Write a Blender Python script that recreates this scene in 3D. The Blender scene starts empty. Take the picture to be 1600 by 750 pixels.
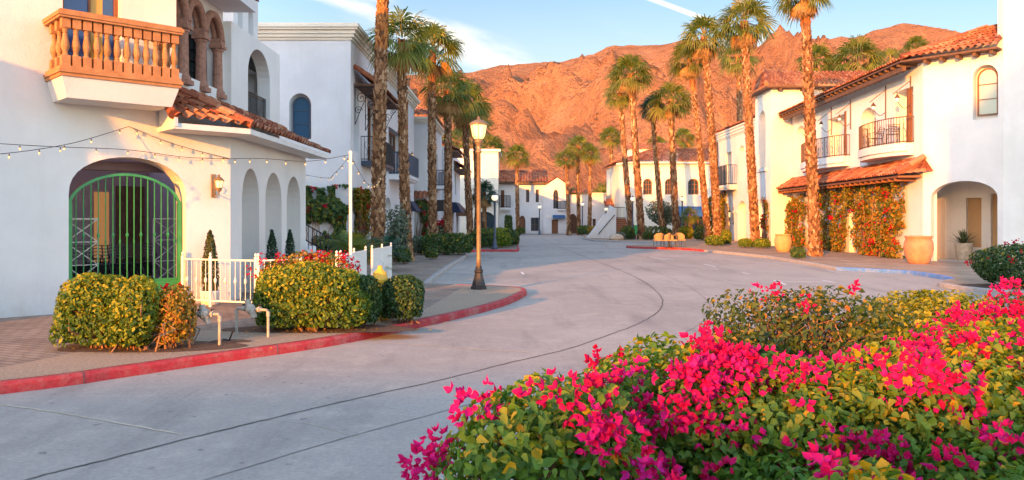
import bpy, math, random
import numpy as np
from mathutils import Vector, Matrix
from mathutils.geometry import tessellate_polygon
random.seed(7); rng = np.random.default_rng(7)
R = math.radians
sc = bpy.context.scene
COL = sc.collection

# ---------------------------------------------------------------- camera, sky, sun, exposure
EYE, FPX, HOR = 1.76, 1250.0, 340.0
cam = bpy.data.objects.new('camera', bpy.data.cameras.new('camera')); COL.objects.link(cam)
cam.location = (0, 0, EYE); cam.rotation_euler = (R(90), 0, 0)
cam.data.sensor_width = 36; cam.data.lens = FPX / 1600 * 36; cam.data.shift_y = -(375 - HOR) / 1600
cam.data.clip_start = 0.1; cam.data.clip_end = 9000
sc.camera = cam

SUN_EL = R(9.0)
SUN_DIR = Vector((-0.44, -0.898, 0)).normalized()          # towards the sun, on the ground plane
SUN_VEC = Vector((SUN_DIR.x * math.cos(SUN_EL), SUN_DIR.y * math.cos(SUN_EL), math.sin(SUN_EL)))
SUN_STRENGTH = 2.25
SUN_COLOR = (0.90, 0.315, 0.04)
SKY_STRENGTH = 0.15
EXPOSURE = 2.58

world = bpy.data.worlds.new('World'); sc.world = world; world.use_nodes = True
wt = world.node_tree; wt.nodes.clear()
def wn(t, **k):
    n = wt.nodes.new(t)
    for a, b in k.items(): setattr(n, a, b)
    return n
def wl(a, b): wt.links.new(a, b)
sky = wn('ShaderNodeTexSky', sky_type='NISHITA', sun_disc=False, sun_elevation=SUN_EL)
sky.sun_rotation = math.atan2(SUN_DIR.x, SUN_DIR.y)
sky.air_density = 1.0; sky.dust_density = 0.6; sky.ozone_density = 2.2
tc = wn('ShaderNodeTexCoord')
sep = wn('ShaderNodeSeparateXYZ'); wl(tc.outputs['Generated'], sep.inputs[0])
def wm(op, a, b=None, c=None, clamp=False):
    n = wn('ShaderNodeMath', operation=op, use_clamp=clamp)
    for i, q in enumerate((a, b, c)):
        if q is None: continue
        if isinstance(q, (int, float)): n.inputs[i].default_value = q
        else: wl(q, n.inputs[i])
    return n.outputs[0]
def smooth(v, a, b):
    n = wn('ShaderNodeMapRange', interpolation_type='SMOOTHSTEP'); wl(v, n.inputs[0])
    n.inputs[1].default_value = a; n.inputs[2].default_value = b
    return n.outputs[0]
az = wm('DIVIDE', sep.outputs[0], wm('MAXIMUM', sep.outputs[1], 0.05))      # x/y and z/y: direction on the sky
el = wm('DIVIDE', sep.outputs[2], wm('MAXIMUM', sep.outputs[1], 0.05))
cmb = wn('ShaderNodeCombineXYZ'); wl(wm('MULTIPLY', az, 2.2), cmb.inputs[0]); wl(wm('ADD', wm('MULTIPLY', el, 9.0), wm('MULTIPLY', az, 2.4)), cmb.inputs[1])
nz = wn('ShaderNodeTexNoise'); nz.inputs['Scale'].default_value = 2.3; nz.inputs['Detail'].default_value = 7; nz.inputs['Roughness'].default_value = 0.55
wl(cmb.outputs[0], nz.inputs['Vector'])
def blob(cx, cy, rx, ry, slope=0.0):
    dx = wm('DIVIDE', wm('SUBTRACT', az, cx), rx)
    dy = wm('DIVIDE', wm('SUBTRACT', wm('SUBTRACT', el, cy), wm('MULTIPLY', wm('SUBTRACT', az, cx), slope)), ry)
    d = wm('ADD', wm('MULTIPLY', dx, dx), wm('MULTIPLY', dy, dy))
    return wm('SUBTRACT', 1.0, d, clamp=True)
bl = wm('ADD', wm('ADD', blob(-0.20, 0.270, 0.14, 0.030, -0.35), blob(-0.045, 0.212, 0.13, 0.030, -0.32)),
        wm('ADD', blob(0.31, 0.215, 0.10, 0.03, -0.25), blob(0.0, 0.55, 0.6, 0.15, 0.1)), clamp=True)
cl = wm('MULTIPLY', smooth(wm('ADD', nz.outputs[0], wm('MULTIPLY', bl, 0.30)), 0.55, 0.86), wm('ADD', wm('MULTIPLY', bl, 0.9), 0.10), clamp=True)
def trail(x0, y0, x1, y1, w):
    a = (x0 - 800) / FPX, (HOR - y0) / FPX; b = (x1 - 800) / FPX, (HOR - y1) / FPX
    L = math.hypot(b[0] - a[0], b[1] - a[1]); ux, uy = (b[0] - a[0]) / L, (b[1] - a[1]) / L
    dx = wm('SUBTRACT', az, a[0]); dy = wm('SUBTRACT', el, a[1])
    s = wm('ADD', wm('MULTIPLY', dx, ux), wm('MULTIPLY', dy, uy))
    t = wm('ABSOLUTE', wm('SUBTRACT', wm('MULTIPLY', dx, uy), wm('MULTIPLY', dy, ux)))
    m = wm('SUBTRACT', 1.0, smooth(t, w * 0.3, w))
    return wm('MULTIPLY', m, wm('MULTIPLY', smooth(s, -0.25, 0.0), wm('SUBTRACT', 1.0, smooth(s, L * 0.6, L * 1.2))))
tr = wm('ADD', trail(1022, 0, 1130, 40, 0.0045), wm('MULTIPLY', trail(1008, -6, 1110, 36, 0.0022), 0.7))
cl = wm('ADD', cl, wm('MULTIPLY', tr, 0.75), clamp=True)
# the sky is brighter on the sun's side and deeper opposite to it
dp = wm('ADD', wm('MULTIPLY', sep.outputs[0], -SUN_DIR.x), wm('MULTIPLY', sep.outputs[1], -SUN_DIR.y))
front = smooth(dp, 0.05, 0.85)
gain = wm('SUBTRACT', wm('ADD', 0.72, wm('MULTIPLY', smooth(dp, -0.97, -0.25), 0.63)), wm('MULTIPLY', front, 1.08))
tint = wn('ShaderNodeMix', data_type='RGBA'); wl(front, tint.inputs[0]); tint.inputs[6].default_value = (1.20, 1.0, 0.89, 1); tint.inputs[7].default_value = (1.04, 1.02, 1.0, 1)
t2 = wn('ShaderNodeMix', data_type='RGBA', blend_type='MULTIPLY'); t2.inputs[0].default_value = 1.0; wl(sky.outputs[0], t2.inputs[6]); wl(tint.outputs[2], t2.inputs[7])
sg = wn('ShaderNodeVectorMath', operation='SCALE'); wl(t2.outputs[2], sg.inputs[0]); wl(gain, sg.inputs['Scale'])
mx = wn('ShaderNodeMix', data_type='RGBA'); wl(cl, mx.inputs[0]); hz = wn('ShaderNodeMix', data_type='RGBA'); wl(wm('MULTIPLY', wm('SUBTRACT', 1.0, smooth(el, 0.10, 0.34)), wm('MULTIPLY', front, 0.55)), hz.inputs[0]); wl(sg.outputs[0], hz.inputs[6]); hz.inputs[7].default_value = (1.12, 1.10, 0.98, 1)
wl(hz.outputs[2], mx.inputs[6]); mx.inputs[7].default_value = (1.55, 1.45, 1.28, 1)
bg = wn('ShaderNodeBackground'); wl(mx.outputs[2], bg.inputs[0]); bg.inputs[1].default_value = SKY_STRENGTH
wo = wn('ShaderNodeOutputWorld'); wl(bg.outputs[0], wo.inputs[0])

sl = bpy.data.lights.new('sun', 'SUN'); sl.energy = SUN_STRENGTH; sl.angle = R(0.6); sl.color = SUN_COLOR
sun = bpy.data.objects.new('sun', sl); COL.objects.link(sun); sun.location = (-30, -60, 40)
sun.rotation_euler = (-SUN_VEC).to_track_quat('-Z', 'Y').to_euler()

vs = sc.view_settings; vs.view_transform = 'Standard'; vs.look = 'None'; vs.exposure = EXPOSURE; vs.gamma = 1.0; vs.use_curve_mapping = False
sc.render.engine = 'CYCLES'; sc.cycles.max_bounces = 8; sc.cycles.diffuse_bounces = 5; sc.cycles.use_denoising = True
sc.cycles.transparent_max_bounces = 8; sc.cycles.caustics_reflective = False; sc.cycles.caustics_refractive = False

# ---------------------------------------------------------------- helpers
ORG = {}
def at(px, py, Y):                       # a point of the photograph taken at a depth of Y metres
    return Vector(((px - 800) / FPX * Y, Y, EYE + (HOR - py) / FPX * Y))
def gnd(px, py, z=0.0):                  # a point of the photograph on the level z
    Y = FPX * (EYE - z) / (py - HOR); return Vector(((px - 800) / FPX * Y, Y, z))
def thing(name, label, cat, loc=(0, 0, 0), group=None):
    o = bpy.data.objects.new(name, None); COL.objects.link(o); o.location = loc; o.empty_display_size = .2
    o['label'] = label; o['category'] = cat
    if group: o['group'] = group
    ORG[o] = Vector(loc); return o
def tag(o, label=None, cat=None, group=None, kind=None):
    if label: o['label'] = label
    if cat: o['category'] = cat
    if group: o['group'] = group
    if kind: o['kind'] = kind
    return o
def dup(root, loc, rotz=0.0, label=None, group=None, scale=None):
    r = root.copy(); COL.objects.link(r); r.location = loc; r.rotation_euler = (0, 0, rotz)
    if scale: r.scale = (scale,) * 3
    if label: r['label'] = label
    if group: r['group'] = group
    for ch in list(root.children):
        c = ch.copy(); COL.objects.link(c); c.parent = r
        for g in list(ch.children):
            d = g.copy(); COL.objects.link(d); d.parent = c
    return r
def link_mesh(name, me, m, parent=None, smooth=False, org=None):
    o = bpy.data.objects.new(name, me); COL.objects.link(o)
    if m: me.materials.append(m)
    if parent is not None:
        o.parent = parent; ORG[o] = ORG[parent]
    else: ORG[o] = Vector((0, 0, 0))
    if smooth: me.polygons.foreach_set('use_smooth', [True] * len(me.polygons))
    return o
def np_mesh(name, V, F, m, parent=None, rnd=None, smooth=False):
    """V (n,3) float, F (m,3|4) int array, rnd per face"""
    V = np.asarray(V, np.float32).reshape(-1, 3); F = np.asarray(F, np.int32)
    if parent is not None: V = V - np.array(ORG[parent], np.float32)
    me = bpy.data.meshes.new(name); k = F.shape[1]
    me.vertices.add(len(V)); me.vertices.foreach_set('co', V.ravel())
    me.loops.add(F.size); me.loops.foreach_set('vertex_index', F.ravel())
    me.polygons.add(len(F)); me.polygons.foreach_set('loop_start', np.arange(0, F.size, k, dtype=np.int32))
    me.update(calc_edges=True)
    if rnd is not None:
        a = me.attributes.new('rnd', 'FLOAT', 'FACE'); a.data.foreach_set('value', np.asarray(rnd, np.float32))
    return link_mesh(name, me, m, parent, smooth)
class MB:
    def __init__(s): s.v = []; s.f = []; s.r = []; s.cr = 0.5
    def add(s, vs_, fs):
        b = len(s.v); s.v += [tuple(p) for p in vs_]
        for f in fs: s.f.append(tuple(i + b for i in f)); s.r.append(s.cr)
        return s
    def hexa(s, p):                      # 8 points, bottom ring then top ring
        return s.add(p, [(3, 2, 1, 0), (4, 5, 6, 7), (0, 1, 5, 4), (1, 2, 6, 5), (2, 3, 7, 6), (3, 0, 4, 7)])
    def box(s, x0, y0, z0, x1, y1, z1):
        return s.hexa([(x0, y0, z0), (x1, y0, z0), (x1, y1, z0), (x0, y1, z0), (x0, y0, z1), (x1, y0, z1), (x1, y1, z1), (x0, y1, z1)])
    def obox(s, c, u, n, hu, hn, z0, z1):  # box on 2D axes u, n round the point c
        p = [(c[0] + a * u[0] * hu + b * n[0] * hn, c[1] + a * u[1] * hu + b * n[1] * hn) for a, b in ((-1, -1), (1, -1), (1, 1), (-1, 1))]
        return s.hexa([(x, y, z0) for x, y in p] + [(x, y, z1) for x, y in p])
    def prism(s, poly, z0, z1):
        n = len(poly); vs_ = [(p[0], p[1], z0) for p in poly] + [(p[0], p[1], z1) for p in poly]
        return s.add(vs_, [tuple(range(n - 1, -1, -1)), tuple(range(n, 2 * n))] + [(i, (i + 1) % n, (i + 1) % n + n, i + n) for i in range(n)])
    def bar(s, a, b, w, h=None):         # square bar between two points
        return s.tube([a, b], (w / 2) * 1.414, 4, ph=math.pi / 4)
    def tube(s, pts, r, n=6, ph=0.0, cap=True):
        pts = [Vector(p) for p in pts]; rs = r if isinstance(r, (list, tuple)) else [r] * len(pts)
        vs_ = []; up = None
        for i, p in enumerate(pts):
            d = (pts[min(i + 1, len(pts) - 1)] - pts[max(i - 1, 0)])
            d = d.normalized() if d.length > 1e-9 else Vector((0, 0, 1))
            ref = Vector((0, 0, 1)) if abs(d.z) < 0.95 else Vector((0, 1, 0))
            if up is None or abs(up.dot(d)) > 0.9: up = ref
            e1 = (up - d * up.dot(d)).normalized(); e2 = d.cross(e1); up = e1
            for k in range(n):
                t = ph + 2 * math.pi * k / n
                vs_.append(p + (e1 * math.cos(t) + e2 * math.sin(t)) * rs[i])
        m = len(pts)
        fs = [(i * n + k, i * n + (k + 1) % n, (i + 1) * n + (k + 1) % n, (i + 1) * n + k) for i in range(m - 1) for k in range(n)]
        if cap: fs += [tuple(range(n - 1, -1, -1)), tuple((m - 1) * n + k for k in range(n))]
        return s.add(vs_, fs)
    def lathe(s, c, prof, n=16, cap=True, sx=1.0, sy=1.0, ph=0.0):   # prof: list of (radius, z)
        vs_ = [(c[0] + r * sx * math.cos(ph + 2 * math.pi * k / n), c[1] + r * sy * math.sin(ph + 2 * math.pi * k / n), c[2] + z) for r, z in prof for k in range(n)]
        m = len(prof)
        fs = [(i * n + k, i * n + (k + 1) % n, (i + 1) * n + (k + 1) % n, (i + 1) * n + k) for i in range(m - 1) for k in range(n)]
        if cap: fs += [tuple(range(n - 1, -1, -1)), tuple((m - 1) * n + k for k in range(n))]
        return s.add(vs_, fs)
    def ball(s, c, r, n=10, m=6, sz=1.0):
        return s.lathe(c, [(max(r * math.sin(math.pi * i / m), 1e-4), -r * sz * math.cos(math.pi * i / m)) for i in range(m + 1)], n)
    def strip(s, line, w, z):            # flat ribbon along a ground line
        L = [Vector((p[0], p[1], 0)) for p in line]; vs_ = []
        for i, p in enumerate(L):
            d = (L[min(i + 1, len(L) - 1)] - L[max(i - 1, 0)]).normalized(); nn = Vector((d.y, -d.x, 0)) * w / 2
            vs_ += [(p.x - nn.x, p.y - nn.y, z), (p.x + nn.x, p.y + nn.y, z)]
        return s.add(vs_, [(2 * i, 2 * i + 1, 2 * i + 3, 2 * i + 2) for i in range(len(L) - 1)])
    def build(s, name, m, parent=None, smooth=False):
        o_ = ORG[parent] if parent is not None else Vector((0, 0, 0))
        me = bpy.data.meshes.new(name)
        me.from_pydata([(p[0] - o_.x, p[1] - o_.y, p[2] - o_.z) for p in s.v], [], s.f); me.update()
        a = me.attributes.new('rnd', 'FLOAT', 'FACE'); a.data.foreach_set('value', s.r)
        return link_mesh(name, me, m, parent, smooth)

def catmull(P, n=8):
    P = [Vector((p[0], p[1], p[2] if len(p) > 2 else 0)) for p in P]; out = []
    for i in range(len(P) - 1):
        a, b, c, d = P[max(i - 1, 0)], P[i], P[i + 1], P[min(i + 2, len(P) - 1)]
        for k in range(n):
            t = k / n
            out.append(0.5 * (2 * b + (c - a) * t + (2 * a - 5 * b + 4 * c - d) * t * t + (3 * b - a - 3 * c + d) * t ** 3))
    out.append(P[-1]); return out
def arch(s0, s1, z0, zs, zt, n=14, pw=1.0):     # opening with an elliptical head, in wall coordinates (s, z)
    c = (s0 + s1) / 2; a = (s1 - s0) / 2
    return [(s0, z0), (s1, z0)] + [(c + a * math.cos(math.pi * k / n), zs + (zt - zs) * math.sin(math.pi * k / n) ** pw) for k in range(n + 1)]
def rect(s0, s1, z0, z1): return [(s0, z0), (s1, z0), (s1, z1), (s0, z1)]
class Face:
    """a wall plane running left to right as seen from outside; n points outwards"""
    def __init__(s, P, Q):
        s.P = Vector((P[0], P[1], 0)); d = Vector((Q[0] - P[0], Q[1] - P[1], 0)); s.L = d.length; s.u = d.normalized(); s.n = Vector((s.u.y, -s.u.x, 0))
    def p(s, a, z, out=0.0):
        q = s.P + s.u * a + s.n * out; return Vector((q.x, q.y, z))
    def s_at(s, px):                     # where the line of sight of a photo column meets the wall
        k = (px - 800) / FPX; return (k * s.P.y - s.P.x) / (s.u.x - k * s.u.y)
    def z_at(s, a, py, out=0.0): return EYE + (HOR - py) / FPX * s.p(a, 0, out).y
def wall(mb, F, outline, holes=(), th=0.3, out=0.0):
    loops = [outline] + list(holes)
    tri = tessellate_polygon([[Vector((a, z, 0)) for a, z in l] for l in loops])
    flat = [q for l in loops for q in l]; n = len(flat)
    vs_ = [F.p(a, z, out) for a, z in flat] + [F.p(a, z, out - th) for a, z in flat]
    fs = [tuple(t) for t in tri] + [tuple(i + n for i in reversed(t)) for t in tri]
    b = 0
    for l in loops:
        m = len(l)
        fs += [(b + i, b + (i + 1) % m, b + (i + 1) % m + n, b + i + n) for i in range(m)]; b += m
    return mb.add(vs_, fs)
def panel(mb, F, poly, out):
    tri = tessellate_polygon([[Vector((a, z, 0)) for a, z in poly]])
    return mb.add([F.p(a, z, out) for a, z in poly], [tuple(t) for t in tri])
def scale_poly(poly, k):
    xs = [p[0] for p in poly]; zs = [p[1] for p in poly]; cx, cz = (min(xs) + max(xs)) / 2, (min(zs) + max(zs)) / 2
    w, h = max(xs) - min(xs), max(zs) - min(zs)
    return [(cx + (x - cx) * (w - 2 * k) / w, cz + (z - cz) * (h - 2 * k) / h) for x, z in poly]
def window(parent, F, poly, out, mframe, mglass, bars=(1, 2), fw=0.06, fd=0.06, name='window'):
    """frame with glazing bars as one part, its pane as a sub-part"""
    mb = MB(); inn = scale_poly(poly, fw); wall(mb, F, poly, [inn], fd, out)
    xs = [p[0] for p in inn]; zs = [p[1] for p in inn]; x0, x1, z0, z1 = min(xs), max(xs), min(zs), max(zs)
    def top(x):
        best = z0
        for i in range(len(inn)):
            a, b = inn[i], inn[(i + 1) % len(inn)]
            if a[0] != b[0] and min(a[0], b[0]) <= x <= max(a[0], b[0]):
                best = max(best, a[1] + (b[1] - a[1]) * (x - a[0]) / (b[0] - a[0]))
        return best
    for i in range(1, bars[0] + 1):
        x = x0 + (x1 - x0) * i / (bars[0] + 1)
        mb.hexa([F.p(x + a * fw * .35, z, out - .012 - b * fd * .5) for z in (z0, top(x)) for a, b in ((-1, 0), (1, 0), (1, 1), (-1, 1))])
    for j in range(1, bars[1] + 1):
        z = z0 + (z1 - z0) * j / (bars[1] + 1)
        mb.hexa([F.p(x, z + a * fw * .3, out - .015 - b * fd * .5) for a in (-1, 1) for x, b in ((x0, 0), (x1, 0), (x1, 1), (x0, 1))])
    w = mb.build(name, mframe, parent)
    g = MB(); panel(g, F, scale_poly(poly, fw * .5), out - fd * .7); g.build('pane', mglass, w)
    return w
def tile_roof(mb, A, B, C, D, pitch=0.27, row=0.40, hh=0.075, seg=6, lift=0.035):
    """A-B eave left to right, D-C its upper edge; barrel tiles as real half pipes"""
    A, B, C, D = map(Vector, (A, B, C, D)); nrm = (B - A).cross(D - A).normalized()
    if nrm.z < 0: nrm = -nrm
    nc = max(1, round(max((B - A).length, (C - D).length) / pitch)); nr = max(1, round((((D - A).length + (C - B).length) / 2) / row))
    def q(a, t): return (A + (B - A) * a).lerp(D + (C - D) * a, t)
    for i in range(nc):
        for j in range(nr):
            mb.cr = random.random(); vs_ = []
            t0 = j / nr - (0.12 / nr if j else 0.0); t1 = (j + 1) / nr
            jl = random.uniform(0, .012)
            for t, l, wd in ((t0, lift + jl, 1.0), (t1, 0.0, 0.9)):
                for k in range(seg + 1):
                    x = k / seg
                    if x < 0.66:
                        a = x / 0.66; h = math.sin(math.pi * a) * hh * wd; xx = 0.33 + (x - 0.33) * wd
                    else:
                        a = (x - .66) / .34; h = -math.sin(math.pi * a) * hh * .35; xx = x
                    vs_.append(q((i + xx) / nc, t) + nrm * (h + l + .03))
            mb.add(vs_, [(k, k + 1, k + seg + 2, k + seg + 1) for k in range(seg)])
    mb.cr = 0.5
    return mb
def ridge(mb, A, B, r=0.10, step=0.42):     # ridge tiles along a line
    A, B = Vector(A), Vector(B); n = max(1, round((B - A).length / step))
    for i in range(n):
        mb.cr = random.random(); a = A.lerp(B, i / n); b = A.lerp(B, (i + 1.1) / n)
        mb.tube([a, b], [r * 1.08, r * .92], 8)
    mb.cr = .5

# ---------------------------------------------------------------- materials
class NT:
    def __init__(s, name):
        s.m = bpy.data.materials.new(name); s.m.use_nodes = True; s.t = s.m.node_tree; s.b = s.t.nodes['Principled BSDF']
        s.out = s.t.nodes['Material Output']; s._c = None
    def n(s, t, **k):
        q = s.t.nodes.new(t)
        for a, b in k.items(): setattr(q, a, b)
        return q
    def l(s, a, b): s.t.links.new(a, b)
    def obj(s):
        if s._c is None: s._c = s.n('ShaderNodeTexCoord').outputs['Object']
        return s._c
    def scaled(s, sx, sy, sz):
        m = s.n('ShaderNodeMapping'); m.inputs['Scale'].default_value = (sx, sy, sz); s.l(s.obj(), m.inputs[0]); return m.outputs[0]
    def noise(s, scale, detail=4, rough=.55, vec=None):
        q = s.n('ShaderNodeTexNoise'); q.inputs['Scale'].default_value = scale; q.inputs['Detail'].default_value = detail; q.inputs['Roughness'].default_value = rough
        s.l(vec if vec is not None else s.obj(), q.inputs['Vector']); return q.outputs[0]
    def ramp(s, f, stops, interp='LINEAR'):
        q = s.n('ShaderNodeValToRGB'); e = q.color_ramp.elements; q.color_ramp.interpolation = interp
        while len(e) < len(stops): e.new(0.5)
        for i, (p, c) in enumerate(stops): e[i].position = p; e[i].color = (*c, 1) if len(c) == 3 else c
        s.l(f, q.inputs[0]); return q.outputs[0]
    def mix(s, a, b, f, mode='MIX'):
        q = s.n('ShaderNodeMix', data_type='RGBA', blend_type=mode)
        for i, x in ((0, f), (6, a), (7, b)):
            if isinstance(x, (int, float)): q.inputs[i].default_value = x
            elif isinstance(x, tuple): q.inputs[i].default_value = (*x, 1)
            else: s.l(x, q.inputs[i])
        return q.outputs[2]
    def math(s, op, a, b):
        q = s.n('ShaderNodeMath', operation=op)
        for i, x in enumerate((a, b)):
            if isinstance(x, (int, float)): q.inputs[i].default_value = x
            else: s.l(x, q.inputs[i])
        return q.outputs[0]
    def attr(s, name='rnd'):
        q = s.n('ShaderNodeAttribute'); q.attribute_name = name; return q.outputs['Fac']
    def bump(s, f, strength, dist=0.02):
        q = s.n('ShaderNodeBump'); q.inputs['Strength'].default_value = strength; q.inputs['Distance'].default_value = dist
        s.l(f, q.inputs['Height']); s.l(q.outputs[0], s.b.inputs['Normal']); return q
    def col(s, c):
        if isinstance(c, tuple): s.b.inputs['Base Color'].default_value = (*c, 1)
        else: s.l(c, s.b.inputs['Base Color'])
    def set(s, rough=.6, metal=0.0, spec=None):
        s.b.inputs['Roughness'].default_value = rough; s.b.inputs['Metallic'].default_value = metal
        if spec is not None: s.b.inputs['Specular IOR Level'].default_value = spec
def paint(name, c, rough=.5, var=.12, scale=9.0, metal=0.0, bump=0.0, spec=None):
    t = NT(name); d = tuple(x * (1 - var) for x in c); e = tuple(min(1, x * (1 + var)) for x in c)
    f = t.noise(scale, 5); t.col(t.ramp(f, [(.3, d), (.7, e)])); t.set(rough, metal, spec)
    if bump: t.bump(t.noise(scale * 5, 4), bump, .01)
    return t.m
def stucco(name, c, stain=.13):
    t = NT(name); f = t.noise(.55, 6, .6); g = t.noise(5.0, 5, .6)
    st = t.noise(1.0, 6, .7, t.scaled(2.4, 2.4, .22))
    base = t.mix(tuple(x * (1 - stain) for x in c), c, t.ramp(f, [(.35, (0, 0, 0)), (.65, (1, 1, 1))]))
    sz = t.n('ShaderNodeSeparateXYZ'); t.l(t.obj(), sz.inputs[0])
    low = t.n('ShaderNodeMapRange'); low.inputs[1].default_value = .75; low.inputs[2].default_value = .0; t.l(sz.outputs[2], low.inputs[0])
    base = t.mix(base, (c[0] * .62, c[1] * .54, c[2] * .45), t.math('MULTIPLY', low.outputs[0], t.ramp(t.noise(2.2, 6, .7, t.scaled(1, 1, .6)), [(.36, (0, 0, 0)), (.75, (.75, .75, .75))])))
    base = t.mix(base, tuple(x * .80 for x in c), t.ramp(st, [(.55, (0, 0, 0)), (.80, (.6, .6, .6))]))
    t.col(base); t.set(.85, 0, .2)
    b = t.math('ADD', t.math('MULTIPLY', g, .7), t.math('MULTIPLY', t.noise(34, 4, .65), .45)); t.bump(b, .38, .03)
    return t.m
def leafmat(name, stops, trans=.35, rough=.5, var=.0, spec=.35):
    t = NT(name); c = t.ramp(t.attr(), stops); t.col(c); t.set(rough, 0, spec)
    tr = t.n('ShaderNodeBsdfTranslucent'); t.l(t.mix(c, (1.0, 1.0, .55), 1.0, 'MULTIPLY'), tr.inputs[0])
    ms = t.n('ShaderNodeMixShader'); ms.inputs[0].default_value = trans
    t.l(t.b.outputs[0], ms.inputs[1]); t.l(tr.outputs[0], ms.inputs[2]); t.l(ms.outputs[0], t.out.inputs[0])
    return t.m
def attrmat(name, stops, rough=.7, bump=0.0, scale=30, var=.25, spec=None):
    t = NT(name); c = t.ramp(t.attr(), stops); v = t.noise(scale, 4)
    t.col(t.mix(c, t.ramp(v, [(.3, (1 - var,) * 3), (.7, (1 + var * .4,) * 3)]), 1.0, 'MULTIPLY')); t.set(rough, 0, spec)
    if bump: t.bump(v, bump, .02)
    return t.m
def glow(name, c, strength, base=(.8, .75, .6)):
    t = NT(name); t.col(base); t.set(.3); t.b.inputs['Emission Color'].default_value = (*c, 1); t.b.inputs['Emission Strength'].default_value = strength
    return t.m
M = {}
M['stucco'] = stucco('white_stucco', (.77, .755, .73))
M['stucco_cool'] = stucco('cool_white_stucco', (.76, .77, .79))
M['stucco_warm'] = stucco('cream_stucco', (.82, .76, .64))
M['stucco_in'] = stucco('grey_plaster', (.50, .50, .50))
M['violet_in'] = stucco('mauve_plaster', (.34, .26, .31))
M['stone'] = NT('carved_stone')
def _():
    t = M['stone']; t.col(t.mix(t.ramp(t.noise(6, 5), [(.3, (.40, .18, .075)), (.7, (.52, .26, .115))]), (.30, .12, .06), t.ramp(t.noise(38, 4, .7), [(.52, (0, 0, 0)), (.7, (.8, .8, .8))])))
    t.set(.8, 0, .2); t.bump(t.noise(45, 5, .7), .5, .02); M['stone'] = t.m
_()
M['stone_dark'] = paint('rose_stone', (.34, .17, .115), .85, .3, 14, bump=.5)
M['tile'] = attrmat('clay_roof_tile', [(0, (.20, .055, .028)), (.35, (.31, .10, .050)), (.65, (.40, .145, .070)), (.9, (.47, .23, .13)), (1, (.27, .16, .11))], .75, .3, 18, .35, .25)
M['deck'] = paint('dark_timber', (.12, .06, .035), .8, .3, 7)
M['timber'] = paint('brown_timber', (.20, .075, .03), .6, .3, 6)
M['oak'] = paint('honey_timber', (.50, .25, .07), .6, .2, 6)
M['iron'] = paint('black_iron', (.025, .025, .028), .45, .2, 20, .3)
M['rust_iron'] = paint('rusted_iron', (.10, .05, .03), .6, .3, 20)
M['navy_iron'] = paint('navy_iron', (.05, .07, .11), .5, .2, 12)
M['bronze'] = paint('bronze_paint', (.27, .18, .10), .42, .25, 8, .35)
M['green'] = paint('green_gate_paint', (.035, .26, .075), .4, .2, 6)
M['white'] = paint('white_enamel', (.80, .78, .72), .45, .06, 6)
M['white_mesh'] = paint('white_perforated_sheet', (.74, .74, .70), .55, .08, 12)
M['pipe'] = paint('weathered_pipe_paint', (.40, .36, .29), .6, .3, 18, bump=.2)
M['hydrant'] = paint('yellow_hydrant_paint', (.78, .42, .03), .45, .12, 12)
M['redpaint'] = paint('red_fabric', (.45, .03, .03), .7, .2)
M['blue'] = paint('blue_awning_cloth', (.02, .10, .26), .75, .15, 4)
M['navy'] = paint('navy_cloth', (.012, .022, .06), .7, .2, 4)
M['black'] = paint('black_resin', (.015, .014, .016), .45, .2, 20)
M['wicker'] = paint('straw_wicker', (.36, .23, .10), .75, .25, 60, bump=.5)
M['terracotta'] = paint('terracotta_pot', (.50, .21, .11), .8, .18, 5, bump=.15)
M['ochre_pot'] = paint('ochre_pot', (.48, .30, .13), .8, .15, 5, bump=.15)
M['beige_pot'] = paint('beige_stone_pot', (.50, .40, .29), .85, .25, 9, bump=.6)
M['copper'] = paint('copper_pipe', (.33, .14, .07), .5, .2, 8, .3)
M['lead'] = paint('grey_metal_roof', (.34, .36, .40), .5, .2, 8, .3)
M['wire'] = paint('black_cable', (.03, .03, .03), .6)
M['bulb'] = glow('warm_bulb', (1, .55, .2), .22, (.55, .38, .22))
M['lampglass'] = glow('frosted_lamp_glass', (1, .62, .2), .22, (.85, .75, .5))
M['globe'] = glow('lit_globe', (1, .80, .45), .15, (.85, .82, .75))
M['stucco_tan'] = stucco('tan_plaster', (.52, .33, .17))
M['glow_door'] = glow('sunlit_glow', (1, .42, .12), .05, (.34, .19, .09))  # sunlight on a panel, put in as a faint emission
M['brick'] = paint('red_brick', (.36, .12, .07), .85, .3, 10, bump=.3)
t = NT('window_glass'); t.col((.03, .05, .06)); t.set(.06, 0, .8); M['glass'] = t.m
t = NT('sky_blue_glass'); t.col((.03, .09, .16)); t.set(.12, 0, .18); M['glass_blue'] = t.m
t = NT('lit_pane'); t.col((.45, .50, .42)); t.set(.15, 0, .6); M['pane_pale'] = t.m
t = NT('stained_blue'); t.col((.03, .07, .22)); t.set(.15); M['door_blue'] = t.m
t = NT('stained_yellow'); t.col((.50, .30, .02)); t.set(.3); M['door_yellow'] = t.m
M['road'] = NT('concrete_road')
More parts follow.
